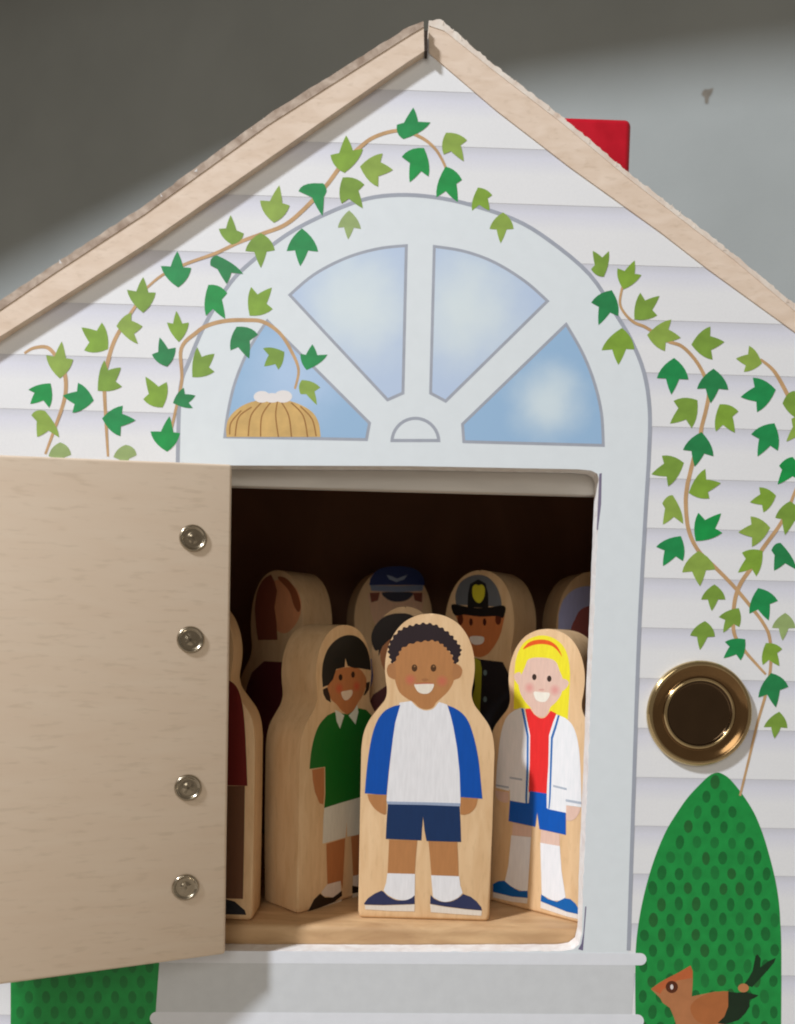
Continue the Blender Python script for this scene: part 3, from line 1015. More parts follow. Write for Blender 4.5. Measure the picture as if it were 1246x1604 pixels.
class Figure:
    def __init__(self, label, left, ang, W, H, T=84, cat="toy figure"):
        """left: XY of the front left foot of the block, ang: turn of its front about z"""
        self.u = Vector((math.cos(ang), math.sin(ang), 0))
        self.n = Vector((math.sin(ang), -math.cos(ang), 0))      # out of its face
        self.W, self.H = W, H
        self.p0 = Vector((left[0], left[1], FZ + 0.3)) + self.u * (W / 2)
        self.root = empty("toy_figure", self.p0, ang)
        tag(self.root, label, cat, "wooden figures standing inside the toy house")
        r = spline(HALF, 4)[:-1] + HALF2
        pts = [(a * W / 2, b * H) for a, b in r]
        full = pts + [(-a, b) for a, b in reversed(pts[1:])]
        full = [full[0]] + full[1:]
        bm = bmesh.new()
        f0 = [bm.verts.new((a, 0, b)) for a, b in full]
        f1 = [bm.verts.new((a, T, b)) for a, b in full]
        A = bm.faces.new(f0)
        B = bm.faces.new(list(reversed(f1)))
        m = len(full)
        for i in range(m):
            bm.faces.new((f0[i], f1[i], f1[(i + 1) % m], f0[(i + 1) % m]))
        edges = list({e for e in list(A.edges) + list(B.edges)})
        bmesh.ops.bevel(bm, geom=edges, offset=5.0, segments=3, affect='EDGES', profile=0.5, clamp_overlap=True)
        big = [f for f in bm.faces if len(f.verts) > 8]
        bmesh.ops.triangulate(bm, faces=big)
        self.block = bm_obj("body_block", bm, [M_BLOCK], self.root, smooth_angle=math.radians(38))
        self.layer = 0

    def loc(self, px, py):
        q = on_plane(px, py, self.p0, self.n) - self.p0
        return (q.dot(self.u), q.z)

    def put(self, name, uv, mat, z=None):
        self.layer += 1
        d = -0.06 - 0.02 * self.layer
        vs = [(a, d, b) for a, b in uv]
        cu = Vector((sum(v[0] for v in vs) / len(vs), d, sum(v[2] for v in vs) / len(vs)))
        return mesh(name, vs, flat_faces(uv), mat, self.root, loc=cu)

    def px(self, name, pts, mat):
        return self.put(name, [self.loc(*p) for p in pts], mat)

    def nz(self, name, pts, mat):
        return self.put(name, [(a * self.W / 2, b * self.H) for a, b in pts], mat)

    def mesh_soft(self, *a):
        pass


def xy(px, py):
    q = onZ(px, py, FZ)
    return Vector((q.x, q.y, 0))


def from_feet(pl, pr):
    a, b = xy(*pl), xy(*pr)
    d = b - a
    return a, math.atan2(d.y, d.x), d.length


def cheek_mat(face, blush, name):
    """soft round blush of ink fading into the printed face"""
    m, nt, b = new_mat(name, 0.42)
    tc = nt.nodes.new("ShaderNodeTexCoord")
    ln = nt.nodes.new("ShaderNodeVectorMath"); ln.operation = 'LENGTH'
    cr = nt.nodes.new("ShaderNodeValToRGB")
    cr.color_ramp.interpolation = 'EASE'
    cr.color_ramp.elements[0].color = (*blush, 1)
    cr.color_ramp.elements[1].color = (*face, 1)
    mr = nt.nodes.new("ShaderNodeMath"); mr.operation = 'MULTIPLY'
    mr.inputs[1].default_value = 1 / (13.5 * S)
    nt.links.new(tc.outputs["Object"], ln.inputs[0])
    nt.links.new(ln.outputs["Value"], mr.inputs[0])
    nt.links.new(mr.outputs[0], cr.inputs["Fac"])
    nt.links.new(cr.outputs["Color"], b.inputs["Base Color"])
    return m


def flatink(r, g, b):
    """ink on a wooden block: the grain just shows through"""
    return ink(r, g, b, 0.055, 0.42, (5, 5, 0.7))


# --- boy in front ---------------------------------------------------------------
BA = (540, 940, 4.984); BB = (540, 1220, 4.984)
a, ang, wd = from_feet((561, 1438), (767, 1444))
print("boy", a, math.degrees(ang), wd)
HB = (onY(664, 961, a.y).z - FZ)
boy = Figure("curly haired boy figure in a white shirt with blue sleeves, front and middle", a, ang, wd, HB)
boy.block["label"] = "pale maple block of the boy"
SK = (176, 122, 74)
mSK = flatink(*SK)
boy.px("face", Z(*BA, spline([(385, 480), (392, 400), (440, 340), (520, 310), (630, 300), (740, 320), (810, 390), (860, 470), (862, 560), (850, 640), (810, 710), (760, 760), (715, 800), (690, 838), (640, 853), (585, 838), (540, 798), (490, 770), (430, 720), (398, 640), (384, 560)], 3, True)), mSK)
boy.px("ear", Z(*BA, spline([(395, 500), (350, 500), (330, 540), (340, 590), (370, 612), (400, 610)], 4, True)), flatink(168, 116, 72))
boy.px("ear", Z(*BA, spline([(850, 505), (895, 508), (920, 548), (905, 600), (870, 618), (850, 615)], 4, True)), flatink(168, 116, 72))
# curly hair with a scalloped edge
out = spline([(372, 495), (352, 440), (342, 380), (362, 320), (410, 255), (470, 215), (540, 195), (620, 182), (700, 192), (770, 225), (830, 272), (875, 325), (908, 378), (900, 430), (875, 500)], 6)
sca = []
for i, (x, y) in enumerate(out):
    d = Vector((x - 630, y - 470)).normalized() * (7 if i % 4 in (1, 2) else -5)
    sca.append((x + d.x, y + d.y))
inn = spline([(850, 490), (838, 430), (800, 385), (760, 345), (700, 318), (620, 322), (530, 338), (450, 378), (420, 430), (385, 492)], 6)
sci = []
for i, (x, y) in enumerate(inn):
    d = Vector((x - 630, y - 520)).normalized() * (6 if i % 4 in (1, 2) else -4)
    sci.append((x + d.x, y + d.y))
boy.px("hair", Z(*BA, sca + sci), flatink(40, 28, 32))
CH = cheek_mat(alb(*SK), alb(190, 104, 78), "cheek_blush")
boy.px("cheek", Z(*BA, ell(515, 622, 52, 52)), CH)
boy.px("cheek", Z(*BA, ell(762, 632, 52, 52)), CH)
for ex in (546, 694):
    boy.px("eye", Z(*BA, ell(ex, 530, 22, 28)), flatink(76, 48, 24))
    boy.px("eye_glint", Z(*BA, ell(ex + 2, 518, 7, 6)), flatink(150, 110, 70))
boy.px("nose", Z(*BA, spline([(600, 622), (625, 634), (655, 622), (640, 612), (612, 612)], 3, True)), flatink(160, 108, 66))
boy.px("mouth", Z(*BA, spline([(548, 655), (620, 650), (693, 652), (690, 690), (662, 724), (620, 732), (580, 720), (556, 690)], 4, True)), flatink(228, 218, 200))
boy.px("lip", Z(*BA, [(548, 658), (560, 648), (620, 643), (684, 646), (694, 654), (620, 654)]), flatink(182, 104, 72))
boy.px("shirt", Z(*BA, [(430, 800)] + spline([(520, 788), (560, 830), (600, 853), (640, 862), (690, 850), (725, 810), (738, 795)], 3) + [(800, 815), (838, 930), (868, 1080), (893, 1260), (905, 1440), (908, 1575), (905, 1595), (335, 1590), (328, 1560), (335, 1480), (352, 1300), (378, 1080), (400, 930), (425, 830)]), flatink(226, 226, 226))
boy.px("sleeve", Z(*BA, [(435, 818)] + spline([(390, 826), (320, 860), (262, 930), (220, 1040), (192, 1180), (172, 1340), (158, 1508)], 3) + [(328, 1522), (345, 1340), (368, 1150), (395, 960)]), flatink(0, 76, 164))
boy.px("sleeve", Z(*BA, [(805, 822)] + spline([(850, 838), (915, 880), (968, 950), (1012, 1080), (1045, 1240), (1062, 1400), (1076, 1550)], 3) + [(905, 1538), (898, 1340), (878, 1150), (850, 990), (826, 890)]), flatink(0, 76, 164))
boy.px("hand", Z(*BB, [(178, 120)] + spline([(190, 165), (220, 215), (262, 255), (310, 278), (325, 272)], 3) + [(328, 124)]), mSK)
boy.px("hand", Z(*BB, [(905, 142)] + spline([(905, 276), (935, 280), (985, 262), (1025, 215), (1040, 152)], 3)), mSK)
boy.px("shirt_hem", Z(*BB, [(330, 176), (620, 182), (905, 190), (902, 216), (620, 208), (336, 202)]), flatink(150, 164, 186))
boy.px("shorts", Z(*BB, [(338, 198), (620, 203), (898, 214), (905, 340), (910, 492), (640, 484), (624, 400), (613, 290), (604, 400), (600, 480), (322, 468), (328, 340)]), flatink(20, 48, 88))
for pts in ([(348, 474), (568, 480), (555, 620), (548, 742), (336, 736), (342, 620)], [(655, 486), (880, 494), (886, 620), (890, 758), (678, 752), (668, 620)]):
    boy.px("leg", Z(*BB, pts), mSK)
boy.px("sock", Z(*BB, [(335, 736), (550, 742), (548, 915)] + spline([(530, 930), (480, 945), (430, 945), (380, 930), (330, 900), (305, 870)], 3) + [(325, 810)]), flatink(224, 224, 224))
boy.px("sock", Z(*BB, [(676, 752), (895, 760), (903, 830), (922, 890)] + spline([(890, 925), (840, 950), (780, 960), (730, 945), (690, 920)], 3)), flatink(224, 224, 224))
boy.px("shoe", Z(*BB, [(152, 972), (185, 930), (235, 895), (288, 872), (305, 880)] + spline([(340, 915), (400, 945), (470, 948), (520, 930), (546, 908)], 3) + [(548, 976), (430, 980), (300, 984), (156, 980)]), flatink(44, 50, 84))
boy.px("shoe", Z(*BB, [(672, 905)] + spline([(700, 935), (760, 960), (830, 958), (890, 930), (925, 898)], 3) + [(985, 920), (1030, 955), (1066, 1000), (1074, 1026), (940, 1014), (780, 994), (668, 974)]), flatink(44, 50, 84))
boy.px("shoe_sole", Z(*BB, [(158, 984), (300, 988), (430, 984), (548, 979), (546, 1034), (350, 1030), (162, 1018)]), flatink(222, 214, 200))
boy.px("shoe_sole", Z(*BB, [(668, 978), (780, 998), (940, 1018), (1072, 1029), (1068, 1068), (860, 1054), (674, 1040)]), flatink(222, 214, 200))

# --- fair haired girl on the right ------------------------------------------------
GA = (760, 970, 5.726); GB = (760, 1220, 6.558)
a, ang, wd = from_feet((760, 1409), (934, 1454))
print("girl", a, math.degrees(ang), wd)
b_ = a + Vector((math.cos(ang), math.sin(ang), 0)) * wd / 2
HG = on_plane(846, 985, Vector((b_.x, b_.y, 0)), Vector((math.sin(ang), -math.cos(ang), 0))).z - FZ
girl = Figure("yellow haired girl figure in a white cardigan and red top, right behind the front boy", a, ang, wd, HG, 70)
FS = (216, 184, 166)
mFS = flatink(*FS)
girl.px("hair", Z(*GA, [(258, 806), (262, 600), (265, 470)] + spline([(272, 380), (300, 290), (350, 210), (420, 165), (500, 145), (580, 155), (650, 190), (705, 245), (740, 320), (758, 410), (764, 500)], 3) + [(755, 700), (742, 905), (660, 860), (500, 800), (350, 800)]), flatink(244, 216, 44))
girl.px("face", Z(*GA, spline([(300, 520), (330, 490), (362, 420), (385, 365), (440, 345), (520, 345), (600, 358), (645, 395), (668, 460), (695, 525), (700, 600), (680, 680), (635, 745), (590, 785), (570, 830), (540, 868), (500, 875), (450, 855), (420, 805), (370, 750), (325, 680), (303, 600)], 3, True)), mFS)
girl.px("ear", Z(*GA, spline([(320, 480), (270, 488), (262, 525), (285, 570), (318, 590)], 3, True)), mFS)
girl.px("ear", Z(*GA, spline([(690, 540), (735, 545), (752, 575), (730, 615), (690, 640)], 3, True)), mFS)
girl.px("headband", Z(*GA, spline([(340, 270), (385, 215), (440, 190), (510, 182), (580, 195), (640, 235), (675, 290), (690, 335), (655, 285), (600, 240), (520, 222), (440, 230), (390, 248)], 3, True)), flatink(222, 86, 30))
CG = cheek_mat(alb(*FS), alb(212, 150, 140), "cheek_blush_fair")
girl.px("cheek", Z(*GA, ell(400, 615, 55, 55)), CG)
girl.px("cheek", Z(*GA, ell(628, 635, 55, 55)), CG)
for ex, ey in ((443, 518), (577, 533)):
    girl.px("eye", Z(*GA, ell(ex, ey, 20, 28)), flatink(58, 44, 38))
girl.px("nose", Z(*GA, ell(507, 632, 26, 9)), flatink(206, 160, 146))
girl.px("mouth", Z(*GA, spline([(440, 650), (510, 655), (578, 660), (572, 705), (545, 738), (505, 742), (465, 728), (445, 695)], 3, True)), flatink(236, 224, 208))
girl.px("cardigan", Z(*GA, [(320, 795)] + spline([(260, 820), (200, 870), (160, 960), (135, 1080), (118, 1230), (104, 1380), (98, 1510)], 3) + [(215, 1540)]) + Z(*GB, [(255, 105), (258, 225), (430, 258), (446, 258)]) + Z(*GA, [(402, 1560), (405, 1300), (408, 1040), (385, 940), (350, 800)]), flatink(226, 230, 234))
girl.px("cardigan", Z(*GA, [(640, 855), (665, 862)] + spline([(720, 885), (775, 935), (815, 1020), (842, 1150), (856, 1320), (862, 1480)], 3)) + Z(*GB, [(992, 245), (990, 292), (836, 272), (838, 350), (670, 322), (632, 300)]) + Z(*GA, [(556, 1560), (565, 1300), (572, 1050), (600, 950)]), flatink(226, 230, 234))
girl.px("red_top", Z(*GA, [(362, 805), (405, 800)] + spline([(440, 850), (490, 885), (540, 880), (590, 820)], 3) + [(640, 845), (610, 930), (575, 1040), (570, 1300), (552, 1575), (392, 1550), (402, 1300), (406, 1040), (385, 930)]), flatink(222, 44, 44))
girl.px("trim", Z(*GA, [(325, 800), (347, 800), (368, 900), (394, 1045), (392, 1300), (380, 1604)]) + Z(*GB, [(436, 256), (418, 252)]) + Z(*GA, [(362, 1604), (374, 1300), (376, 1050), (350, 920)]), flatink(40, 104, 170))
girl.px("trim", Z(*GA, [(655, 858), (672, 862), (640, 980), (610, 1070), (602, 1300), (590, 1604)]) + Z(*GB, [(664, 308), (652, 304)]) + Z(*GA, [(576, 1604), (584, 1300), (592, 1060), (625, 960)]), flatink(40, 104, 170))
girl.px("pocket_line", Z(*GA, [(222, 1412), (335, 1430), (335, 1448), (222, 1428)]), flatink(168, 178, 188))
girl.px("pocket_line", Z(*GA, [(612, 1485), (735, 1515), (735, 1534), (612, 1503)]), flatink(168, 178, 188))
girl.px("cuff_line", Z(*GA, [(98, 1480), (215, 1500), (215, 1518), (98, 1496)]), flatink(168, 178, 188))
girl.px("cuff_line", Z(*GB, [(830, 208), (992, 236), (992, 262), (830, 232)]), flatink(168, 178, 188))
girl.px("hand", Z(*GB, [(105, 120), (245, 140), (245, 240)] + spline([(210, 245), (150, 225), (110, 170)], 3)), mFS)
girl.px("hand", Z(*GB, [(835, 275), (985, 296)] + spline([(970, 345), (930, 405), (880, 430), (836, 425)], 3)), mFS)
girl.px("shorts", Z(*GB, [(258, 222), (430, 252), (452, 246), (462, 124), (634, 150), (636, 300), (660, 312), (832, 348), (832, 575), (560, 515), (538, 345), (518, 492), (244, 434)]), flatink(0, 82, 170))
girl.px("leg", Z(*GB, [(290, 450), (480, 492), (476, 596), (280, 576)]), mFS)
girl.px("leg", Z(*GB, [(578, 522), (768, 566), (768, 692), (572, 658)]), mFS)
girl.px("sock", Z(*GB, [(272, 578), (474, 598), (440, 1150), (380, 1150), (300, 1120), (205, 1060), (240, 900)]), flatink(228, 228, 230))
girl.px("sock", Z(*GB, [(570, 655), (770, 690), (788, 950), (830, 1215), (780, 1250), (700, 1250), (585, 1190)]), flatink(228, 232, 240))
girl.px("shoe", Z(*GB, [(84, 1080), (140, 1050), (200, 1045), (270, 1105), (350, 1150), (440, 1150), (440, 1222), (280, 1208), (84, 1160)]), flatink(0, 88, 160))
girl.px("shoe", Z(*GB, [(580, 1185), (650, 1235), (740, 1262), (820, 1225), (880, 1235), (930, 1280), (972, 1350), (966, 1390), (840, 1362), (574, 1255)]), flatink(0, 92, 164))
girl.px("shoe_sole", Z(*GB, [(84, 1162), (280, 1210), (440, 1224), (436, 1280), (280, 1262), (84, 1215)]), flatink(218, 212, 204))
girl.px("shoe_sole", Z(*GB, [(574, 1258), (840, 1365), (966, 1392), (962, 1440), (840, 1412), (574, 1325)]), flatink(222, 216, 208))

# --- black haired child in a green shirt, left ------------------------------------
PA = (400, 960, 5.664); PB = (400, 1200, 5.664)
c0, c1 = xy(466, 1433), xy(556, 1405)
d = c1 - c0
ang = math.atan2(d.y, d.x)
print("green", c0, math.degrees(ang), xy(418, 1418) - c0)
wd = 200.0
b_ = c0 + Vector((math.cos(ang), math.sin(ang), 0)) * wd / 2
HGn = on_plane(545, 979, Vector((b_.x, b_.y, 0)), Vector((math.sin(ang), -math.cos(ang), 0))).z - FZ
grn = Figure("black haired child figure in a green shirt and white shorts, turned right", c0, ang, wd, HGn, 92)
mPS = flatink(182, 118, 72)
grn.px("face", Z(*PA, spline([(640, 640), (690, 560), (730, 500), (850, 480), (930, 500), (985, 580), (980, 660), (950, 740), (910, 800), (870, 880), (820, 900), (770, 870), (720, 810), (670, 760)], 3, True)), mPS)
grn.px("hair", Z(*PA, [(600, 660)] + spline([(592, 560), (600, 450), (640, 330), (710, 245), (800, 200), (890, 205), (960, 260), (1005, 350), (1025, 470), (1020, 570), (995, 600)], 3) + [(950, 560), (915, 490), (900, 420), (915, 490), (880, 490), (820, 470), (800, 400), (795, 480), (720, 500), (690, 590), (650, 640)]), flatink(24, 24, 22))
grn.px("hair_lock", Z(*PA, [(600, 680), (640, 660), (665, 740), (672, 795), (630, 770), (605, 720)]), flatink(40, 22, 14))
grn.px("hair_lock", Z(*PA, [(985, 620), (1018, 610), (1010, 680), (975, 730), (960, 730), (980, 680)]), flatink(40, 22, 14))
CP = cheek_mat(alb(182, 118, 72), alb(196, 92, 62), "cheek_blush_tan")
grn.px("cheek", Z(*PA, ell(745, 670, 45, 55)), CP)
grn.px("cheek", Z(*PA, ell(900, 650, 45, 55)), CP)
grn.px("eye", Z(*PA, ell(757, 572, 17, 28)), flatink(44, 24, 14))
grn.px("eye", Z(*PA, ell(868, 548, 16, 28)), flatink(44, 24, 14))
grn.px("mouth", Z(*PA, spline([(762, 705), (810, 690), (860, 685), (858, 730), (820, 772), (785, 768)], 3, True)), flatink(226, 206, 182))
grn.px("shirt", Z(*PA, [(700, 880)] + spline([(640, 910), (570, 990), (525, 1100), (495, 1240), (482, 1385)], 3) + [(620, 1365), (622, 1604)]) + Z(*PB, [(612, 372), (760, 325), (900, 285), (1060, 240)]) + Z(*PA, [(1085, 1604), (1080, 1250)]) + Z(*PA, [(1130, 1270), (1105, 1080), (1050, 930), (985, 860), (915, 845), (820, 900)]), flatink(18, 104, 34))
grn.px("collar", Z(*PA, [(708, 860), (735, 870), (790, 910), (752, 1028), (722, 960)]), flatink(214, 220, 206))
grn.px("collar", Z(*PA, [(905, 815), (915, 880), (890, 990), (828, 910), (870, 870)]), flatink(214, 220, 206))
grn.px("arm", Z(*PA, [(505, 1392), (612, 1372), (612, 1604)]) + Z(*PB, [(605, 340), (570, 330), (530, 230), (510, 120)]), mPS)
grn.px("shorts", Z(*PB, [(612, 372), (760, 325), (900, 285), (1060, 240), (1070, 560), (905, 610), (815, 625), (812, 490), (800, 632), (598, 688), (604, 480)]), flatink(216, 214, 200))
grn.px("leg", Z(*PB, [(630, 690), (798, 640), (775, 1090), (755, 1020), (640, 1060)]), mPS)
grn.px("leg", Z(*PB, [(850, 625), (1000, 588), (985, 950), (868, 980)]), mPS)
grn.px("sock", Z(*PB, [(640, 1048), (758, 1018), (760, 1110), (690, 1165), (600, 1150), (585, 1120)]), flatink(224, 210, 196))
grn.px("sock", Z(*PB, [(866, 975), (990, 945), (985, 1040), (930, 1070), (866, 1060)]), flatink(224, 210, 196))
grn.px("shoe", Z(*PB, [(468, 1290), (520, 1185), (575, 1130), (620, 1165), (690, 1165), (768, 1105), (770, 1150), (700, 1205), (600, 1245)]), flatink(40, 28, 20))
grn.px("shoe", Z(*PB, [(860, 1060), (930, 1075), (1000, 1040), (1060, 1060), (1060, 1090), (860, 1130)]), flatink(40, 28, 20))
grn.px("shoe_sole", Z(*PB, [(475, 1292), (600, 1248), (700, 1208), (768, 1175), (764, 1215), (600, 1290), (480, 1320)]), flatink(206, 190, 168))
grn.px("shoe_sole", Z(*PB, [(860, 1132), (1060, 1092), (1060, 1130), (860, 1170)]), flatink(206, 190, 168))


# --- figures standing deeper in the room: placed by where the middle of the head stands
def place(px_c, py_top, y, ang_deg, W):
    ang = math.radians(ang_deg)
    c = onY(px_c, py_top, y)
    u = Vector((math.cos(ang), math.sin(ang), 0))
    left = Vector((c.x, c.y, 0)) - u * W / 2
    return left, ang, c.z - FZ


def generic(fig, skin, hair, top, bottom, shoe, hat=False):
    mS = flatink(*skin)
    fig.nz("face", ell(0, .832, .50, .098, 30), mS)
    if hair:
        fig.nz("hair", [(-.53, .82)] + spline([(-.53, .85), (-.48, .905), (-.34, .945), (0, .965), (.34, .945), (.48, .905), (.53, .85)], 4) + [(.53, .82), (.46, .855), (.38, .885), (.1, .90), (-.2, .895), (-.38, .88), (-.46, .855)], flatink(*hair))
    for s in (-1, 1):
        fig.nz("eye", ell(s * .16, .838, .045, .014, 14), flatink(40, 26, 18))
    fig.nz("mouth", spline([(-.16, .792), (0, .789), (.16, .792), (.1, .768), (0, .762), (-.1, .768)], 3, True), flatink(226, 214, 200))
    fig.nz("torso", [(-.30, .725), (.30, .725)] + spline([(.62, .685), (.80, .60), (.86, .42)], 4) + [(.56, .42), (.56, .30), (-.56, .30), (-.56, .42), (-.86, .42)] + spline([(-.86, .42), (-.80, .60), (-.62, .685)], 4), flatink(*top))
    fig.nz("trousers", [(-.54, .31), (.54, .31), (.48, .08), (.10, .08), (0, .27), (-.10, .08), (-.48, .08)], flatink(*bottom))
    for s in (-1, 1):
        fig.nz("hand", [(s * .60, .42), (s * .86, .42)] + spline([(s * .84, .395), (s * .75, .375), (s * .62, .38)], 3), mS)
        fig.nz("shoe", [(s * .10, .08), (s * .48, .085), (s * .78, .05), (s * .86, .03), (s * .10, .03)], flatink(*shoe))


# child in a dark red top half behind the door
a, ang, wd = from_feet((186, 1436), (396, 1443))
HR_ = onY(300, 930, a.y).z - FZ
red = Figure("dark red shirted figure half hidden behind the open door at the far left", a, ang, wd, HR_, 66)
mRT, mRP = flatink(104, 14, 8), flatink(104, 68, 44)
red.nz("face", ell(0, .832, .43, .098, 30), flatink(176, 120, 78))
red.nz("hair", [(-.45, .82)] + spline([(-.45, .85), (-.42, .905), (-.30, .945), (0, .965), (.30, .945), (.42, .905), (.45, .85)], 4) + [(.45, .82), (.42, .855), (.38, .885), (.1, .90), (-.2, .895), (-.38, .88), (-.46, .855)], flatink(60, 34, 22))
for sg in (-1, 1):
    red.nz("eye", ell(sg * .16, .838, .045, .014, 14), flatink(40, 26, 18))
red.nz("mouth", spline([(-.16, .792), (0, .789), (.16, .792), (.1, .768), (0, .762), (-.1, .768)], 3, True), flatink(226, 214, 200))
_s = spline([(300, 1060), (340, 1062), (366, 1070), (378, 1094), (384, 1140), (388, 1231)], 4)
_q = [red.loc(*p) for p in _s]
red.put("sweater", _q + [(-u, z) for u, z in reversed(_q)], mRT)
_q = [red.loc(*p) for p in [(300, 1231), (384, 1231), (383, 1300), (381, 1408), (300, 1406)]]
red.put("leg", _q, mRP)
red.put("leg", [(-u, z) for u, z in _q], mRP)
_q = [red.loc(*p) for p in [(300, 1420), (345, 1406), (368, 1412), (384, 1426), (386, 1433), (300, 1431)]]
red.put("shoe", _q, flatink(22, 24, 32))
red.put("shoe", [(-u, z) for u, z in _q], flatink(22, 24, 32))

# officer in a black coat and peaked cap
la, an, hh = place(752, 893, 300, -40, 238)
off = Figure("officer figure in a black peaked cap with a yellow shield badge, behind the front boy", la, an, 238, hh)
DZ = (690, 870, 4.792)
off.px("cap_crown", Z(*DZ, spline([(118, 370), (115, 290), (150, 205), (215, 160), (290, 145), (360, 165), (420, 230), (455, 320), (462, 385)], 4)), flatink(104, 108, 112))
off.px("face", Z(*DZ, spline([(125, 430), (300, 450), (470, 430), (470, 520), (445, 610), (400, 690), (350, 745), (290, 765), (230, 740), (180, 680), (150, 590), (135, 510)], 3, True)), flatink(196, 116, 66))
for cx in (150, 435):
    off.px("hair", Z(*DZ, ell(cx, 480, 22, 42)), flatink(96, 40, 20))
off.px("cap_band", Z(*DZ, [(205, 390), (208, 290), (225, 215), (285, 180), (340, 210), (360, 290), (362, 395)]), flatink(26, 26, 26))
off.px("cap_peak", Z(*DZ, spline([(82, 385), (105, 365), (200, 385), (290, 395), (380, 388), (470, 375), (492, 405), (470, 470), (430, 455), (300, 460), (180, 445), (110, 450)], 3, True)), flatink(26, 22, 22))
off.px("badge", Z(*DZ, spline([(242, 240), (265, 218), (288, 225), (312, 218), (334, 245), (332, 305), (312, 345), (290, 358), (262, 340), (243, 300)], 3, True)), flatink(206, 196, 50))
for ex in (231, 333):
    off.px("eye", Z(*DZ, ell(ex, 500, 13, 28)), flatink(70, 24, 14))
off.px("mouth", Z(*DZ, spline([(222, 612), (275, 605), (328, 615), (322, 655), (290, 670), (250, 668), (228, 645)], 3, True)), flatink(232, 216, 204))
off.px("coat", Z(*DZ, [(60, 800), (130, 770), (230, 760), (300, 780), (380, 790), (470, 800), (520, 900), (560, 1100), (570, 1900), (0, 1900), (0, 1000)]), flatink(30, 28, 32))
off.px("coat_stripe", Z(*DZ, [(232, 790), (262, 770), (300, 790), (312, 850), (308, 980), (300, 1130), (280, 1900), (225, 1900), (235, 1100), (262, 980), (255, 880)]), flatink(170, 168, 44))
for by in (880, 1080, 1280):
    off.px("button", Z(*DZ, ell(337, by, 14, 22, 14)), flatink(110, 130, 130))

# letter carrier with a blue cap behind the boy
la, an, hh = place(619, 890, 440, 14, 254)
mail = Figure("figure in a dark blue cap with a pale winged emblem, at the back", la, an, 254, hh, 80)
EZ = (520, 870, 6.23)
mail.px("face", Z(*EZ, spline([(372, 360), (620, 350), (880, 360), (890, 480), (850, 640), (760, 760), (630, 810), (500, 760), (410, 640), (370, 480)], 4, True)), flatink(226, 184, 150))
for pts in ([(370, 365), (470, 362), (450, 440), (385, 460)], [(790, 362), (885, 365), (880, 460), (810, 440)]):
    mail.px("hair", Z(*EZ, pts), flatink(128, 62, 40))
mail.px("cap", Z(*EZ, [(365, 290)] + spline([(375, 230), (420, 165), (500, 120), (640, 105), (780, 120), (860, 165), (900, 235), (905, 290)], 4)), flatink(16, 40, 104))
mail.px("cap_band", Z(*EZ, [(372, 290), (640, 298), (895, 290), (885, 345), (640, 358), (385, 345)]), flatink(128, 142, 168))
mail.px("cap_peak", Z(*EZ, spline([(490, 362), (640, 358), (790, 362), (760, 420), (690, 450), (600, 450), (530, 420)], 4, True)), flatink(44, 44, 62))
mail.px("emblem", Z(*EZ, [(535, 190), (590, 205), (636, 228), (690, 205), (740, 190), (705, 235), (660, 248), (632, 262), (606, 250), (560, 232)]), flatink(150, 166, 190))
mail.nz("jacket", [(-.30, .70), (.30, .70)] + spline([(.62, .66), (.80, .58), (.86, .42)], 4) + [(.60, .20), (-.60, .20), (-.86, .42)] + spline([(-.86, .42), (-.80, .58), (-.62, .66)], 4), flatink(60, 84, 140))

# dark haired child squeezed behind the boy
la, an, hh = place(636, 950, 255, 0, 186)
hid = Figure("dark haired figure whose hair just shows over the left of the front boy's head", la, an, 186, hh, 40)
generic(hid, (190, 128, 84), (34, 20, 16), (90, 40, 40), (60, 60, 70), (30, 30, 30))
hid.px("hair", Z(*EZ, spline([(385, 810), (400, 730), (450, 650), (530, 590), (640, 565), (760, 575), (860, 640), (930, 740), (950, 830), (900, 900), (760, 800), (600, 800), (480, 900), (430, 930), (400, 880)], 3, True)), flatink(30, 18, 14))

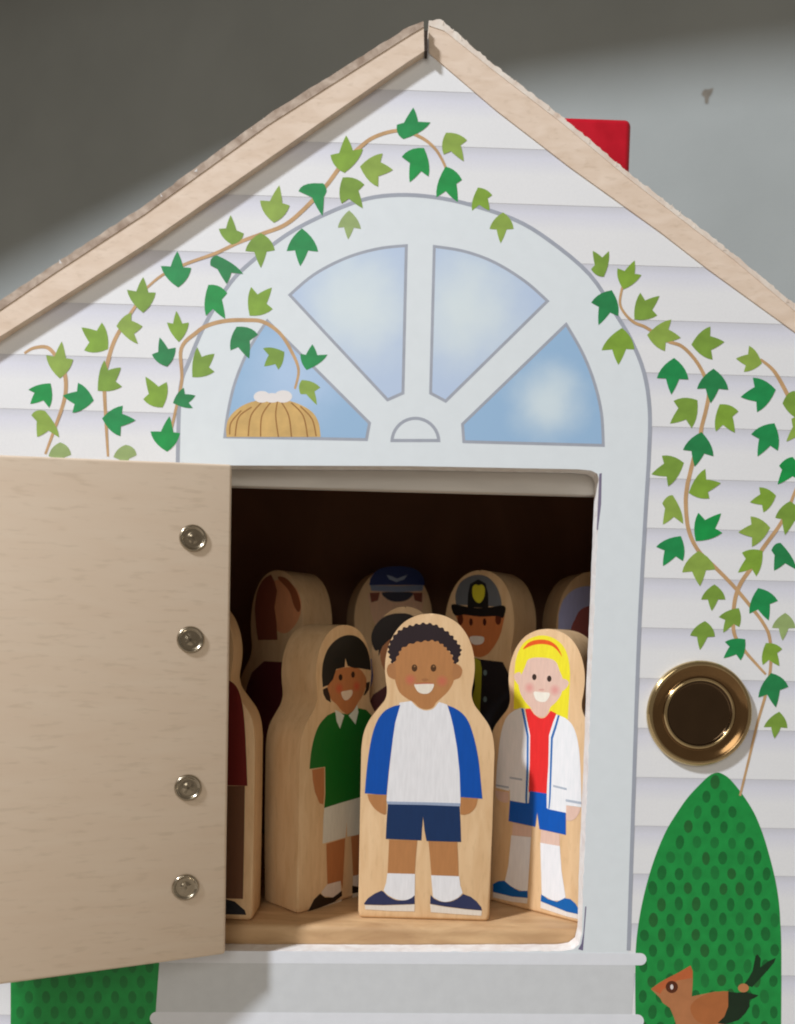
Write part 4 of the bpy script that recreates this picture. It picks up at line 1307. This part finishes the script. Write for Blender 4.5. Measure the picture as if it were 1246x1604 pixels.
# brown haired woman at the left back
la, an, hh = place(434, 893, 330, -38, 216)
wom = Figure("brown haired figure in the dark at the left back of the room", la, an, 216, hh)
LZ = (340, 720, 3.894)
wom.px("face", Z(*LZ, spline([(330, 760), (400, 730), (470, 770), (510, 850), (510, 940), (470, 1020), (410, 1060), (350, 1020), (320, 900)], 3, True)), flatink(222, 150, 104))
wom.px("hair", Z(*LZ, [(350, 740)] + spline([(330, 700), (285, 730), (248, 800), (232, 900), (238, 1010), (250, 1100)], 4) + [(370, 1100), (365, 1000), (352, 900), (368, 800)]), flatink(138, 74, 54))
wom.px("hair", Z(*LZ, spline([(370, 720), (420, 722), (480, 790), (510, 880), (500, 930), (470, 890), (440, 800)], 4, True)), flatink(150, 84, 50))
wom.nz("dress", [(-.30, .70), (.30, .70)] + spline([(.62, .66), (.80, .58), (.86, .42)], 4) + [(.70, .12), (-.70, .12), (-.86, .42)] + spline([(-.86, .42), (-.80, .58), (-.62, .66)], 4), flatink(96, 40, 44))

# figure in a lavender cap at the right back
la, an, hh = place(932, 895, 335, 8, 226)
lav = Figure("figure with a lavender cap half hidden by the right edge of the doorway", la, an, 226, hh)
lav.px("cap", Z(*DZ, [(885, 555)] + spline([(888, 440), (920, 340), (990, 265), (1080, 232), (1200, 240), (1320, 290), (1400, 400), (1420, 555)], 4)), flatink(182, 186, 226))
lav.px("face", Z(*DZ, spline([(980, 560), (1010, 480), (1050, 410), (1120, 380), (1220, 385), (1310, 450), (1340, 560), (1320, 680), (1240, 780), (1150, 800), (1060, 770), (1000, 680)], 3, True)), flatink(168, 96, 92))
lav.nz("coat", [(-.30, .70), (.30, .70)] + spline([(.62, .66), (.80, .58), (.86, .42)], 4) + [(.60, .10), (-.60, .10), (-.86, .42)] + spline([(-.86, .42), (-.80, .58), (-.62, .66)], 4), flatink(120, 120, 160))
for nm, f in (("boy", boy), ("girl", girl), ("grn", grn), ("red", red), ("off", off), ("mail", mail), ("hid", hid), ("wom", wom), ("lav", lav)):
    print(nm, [round(v) for v in f.p0], round(f.W), round(f.H))
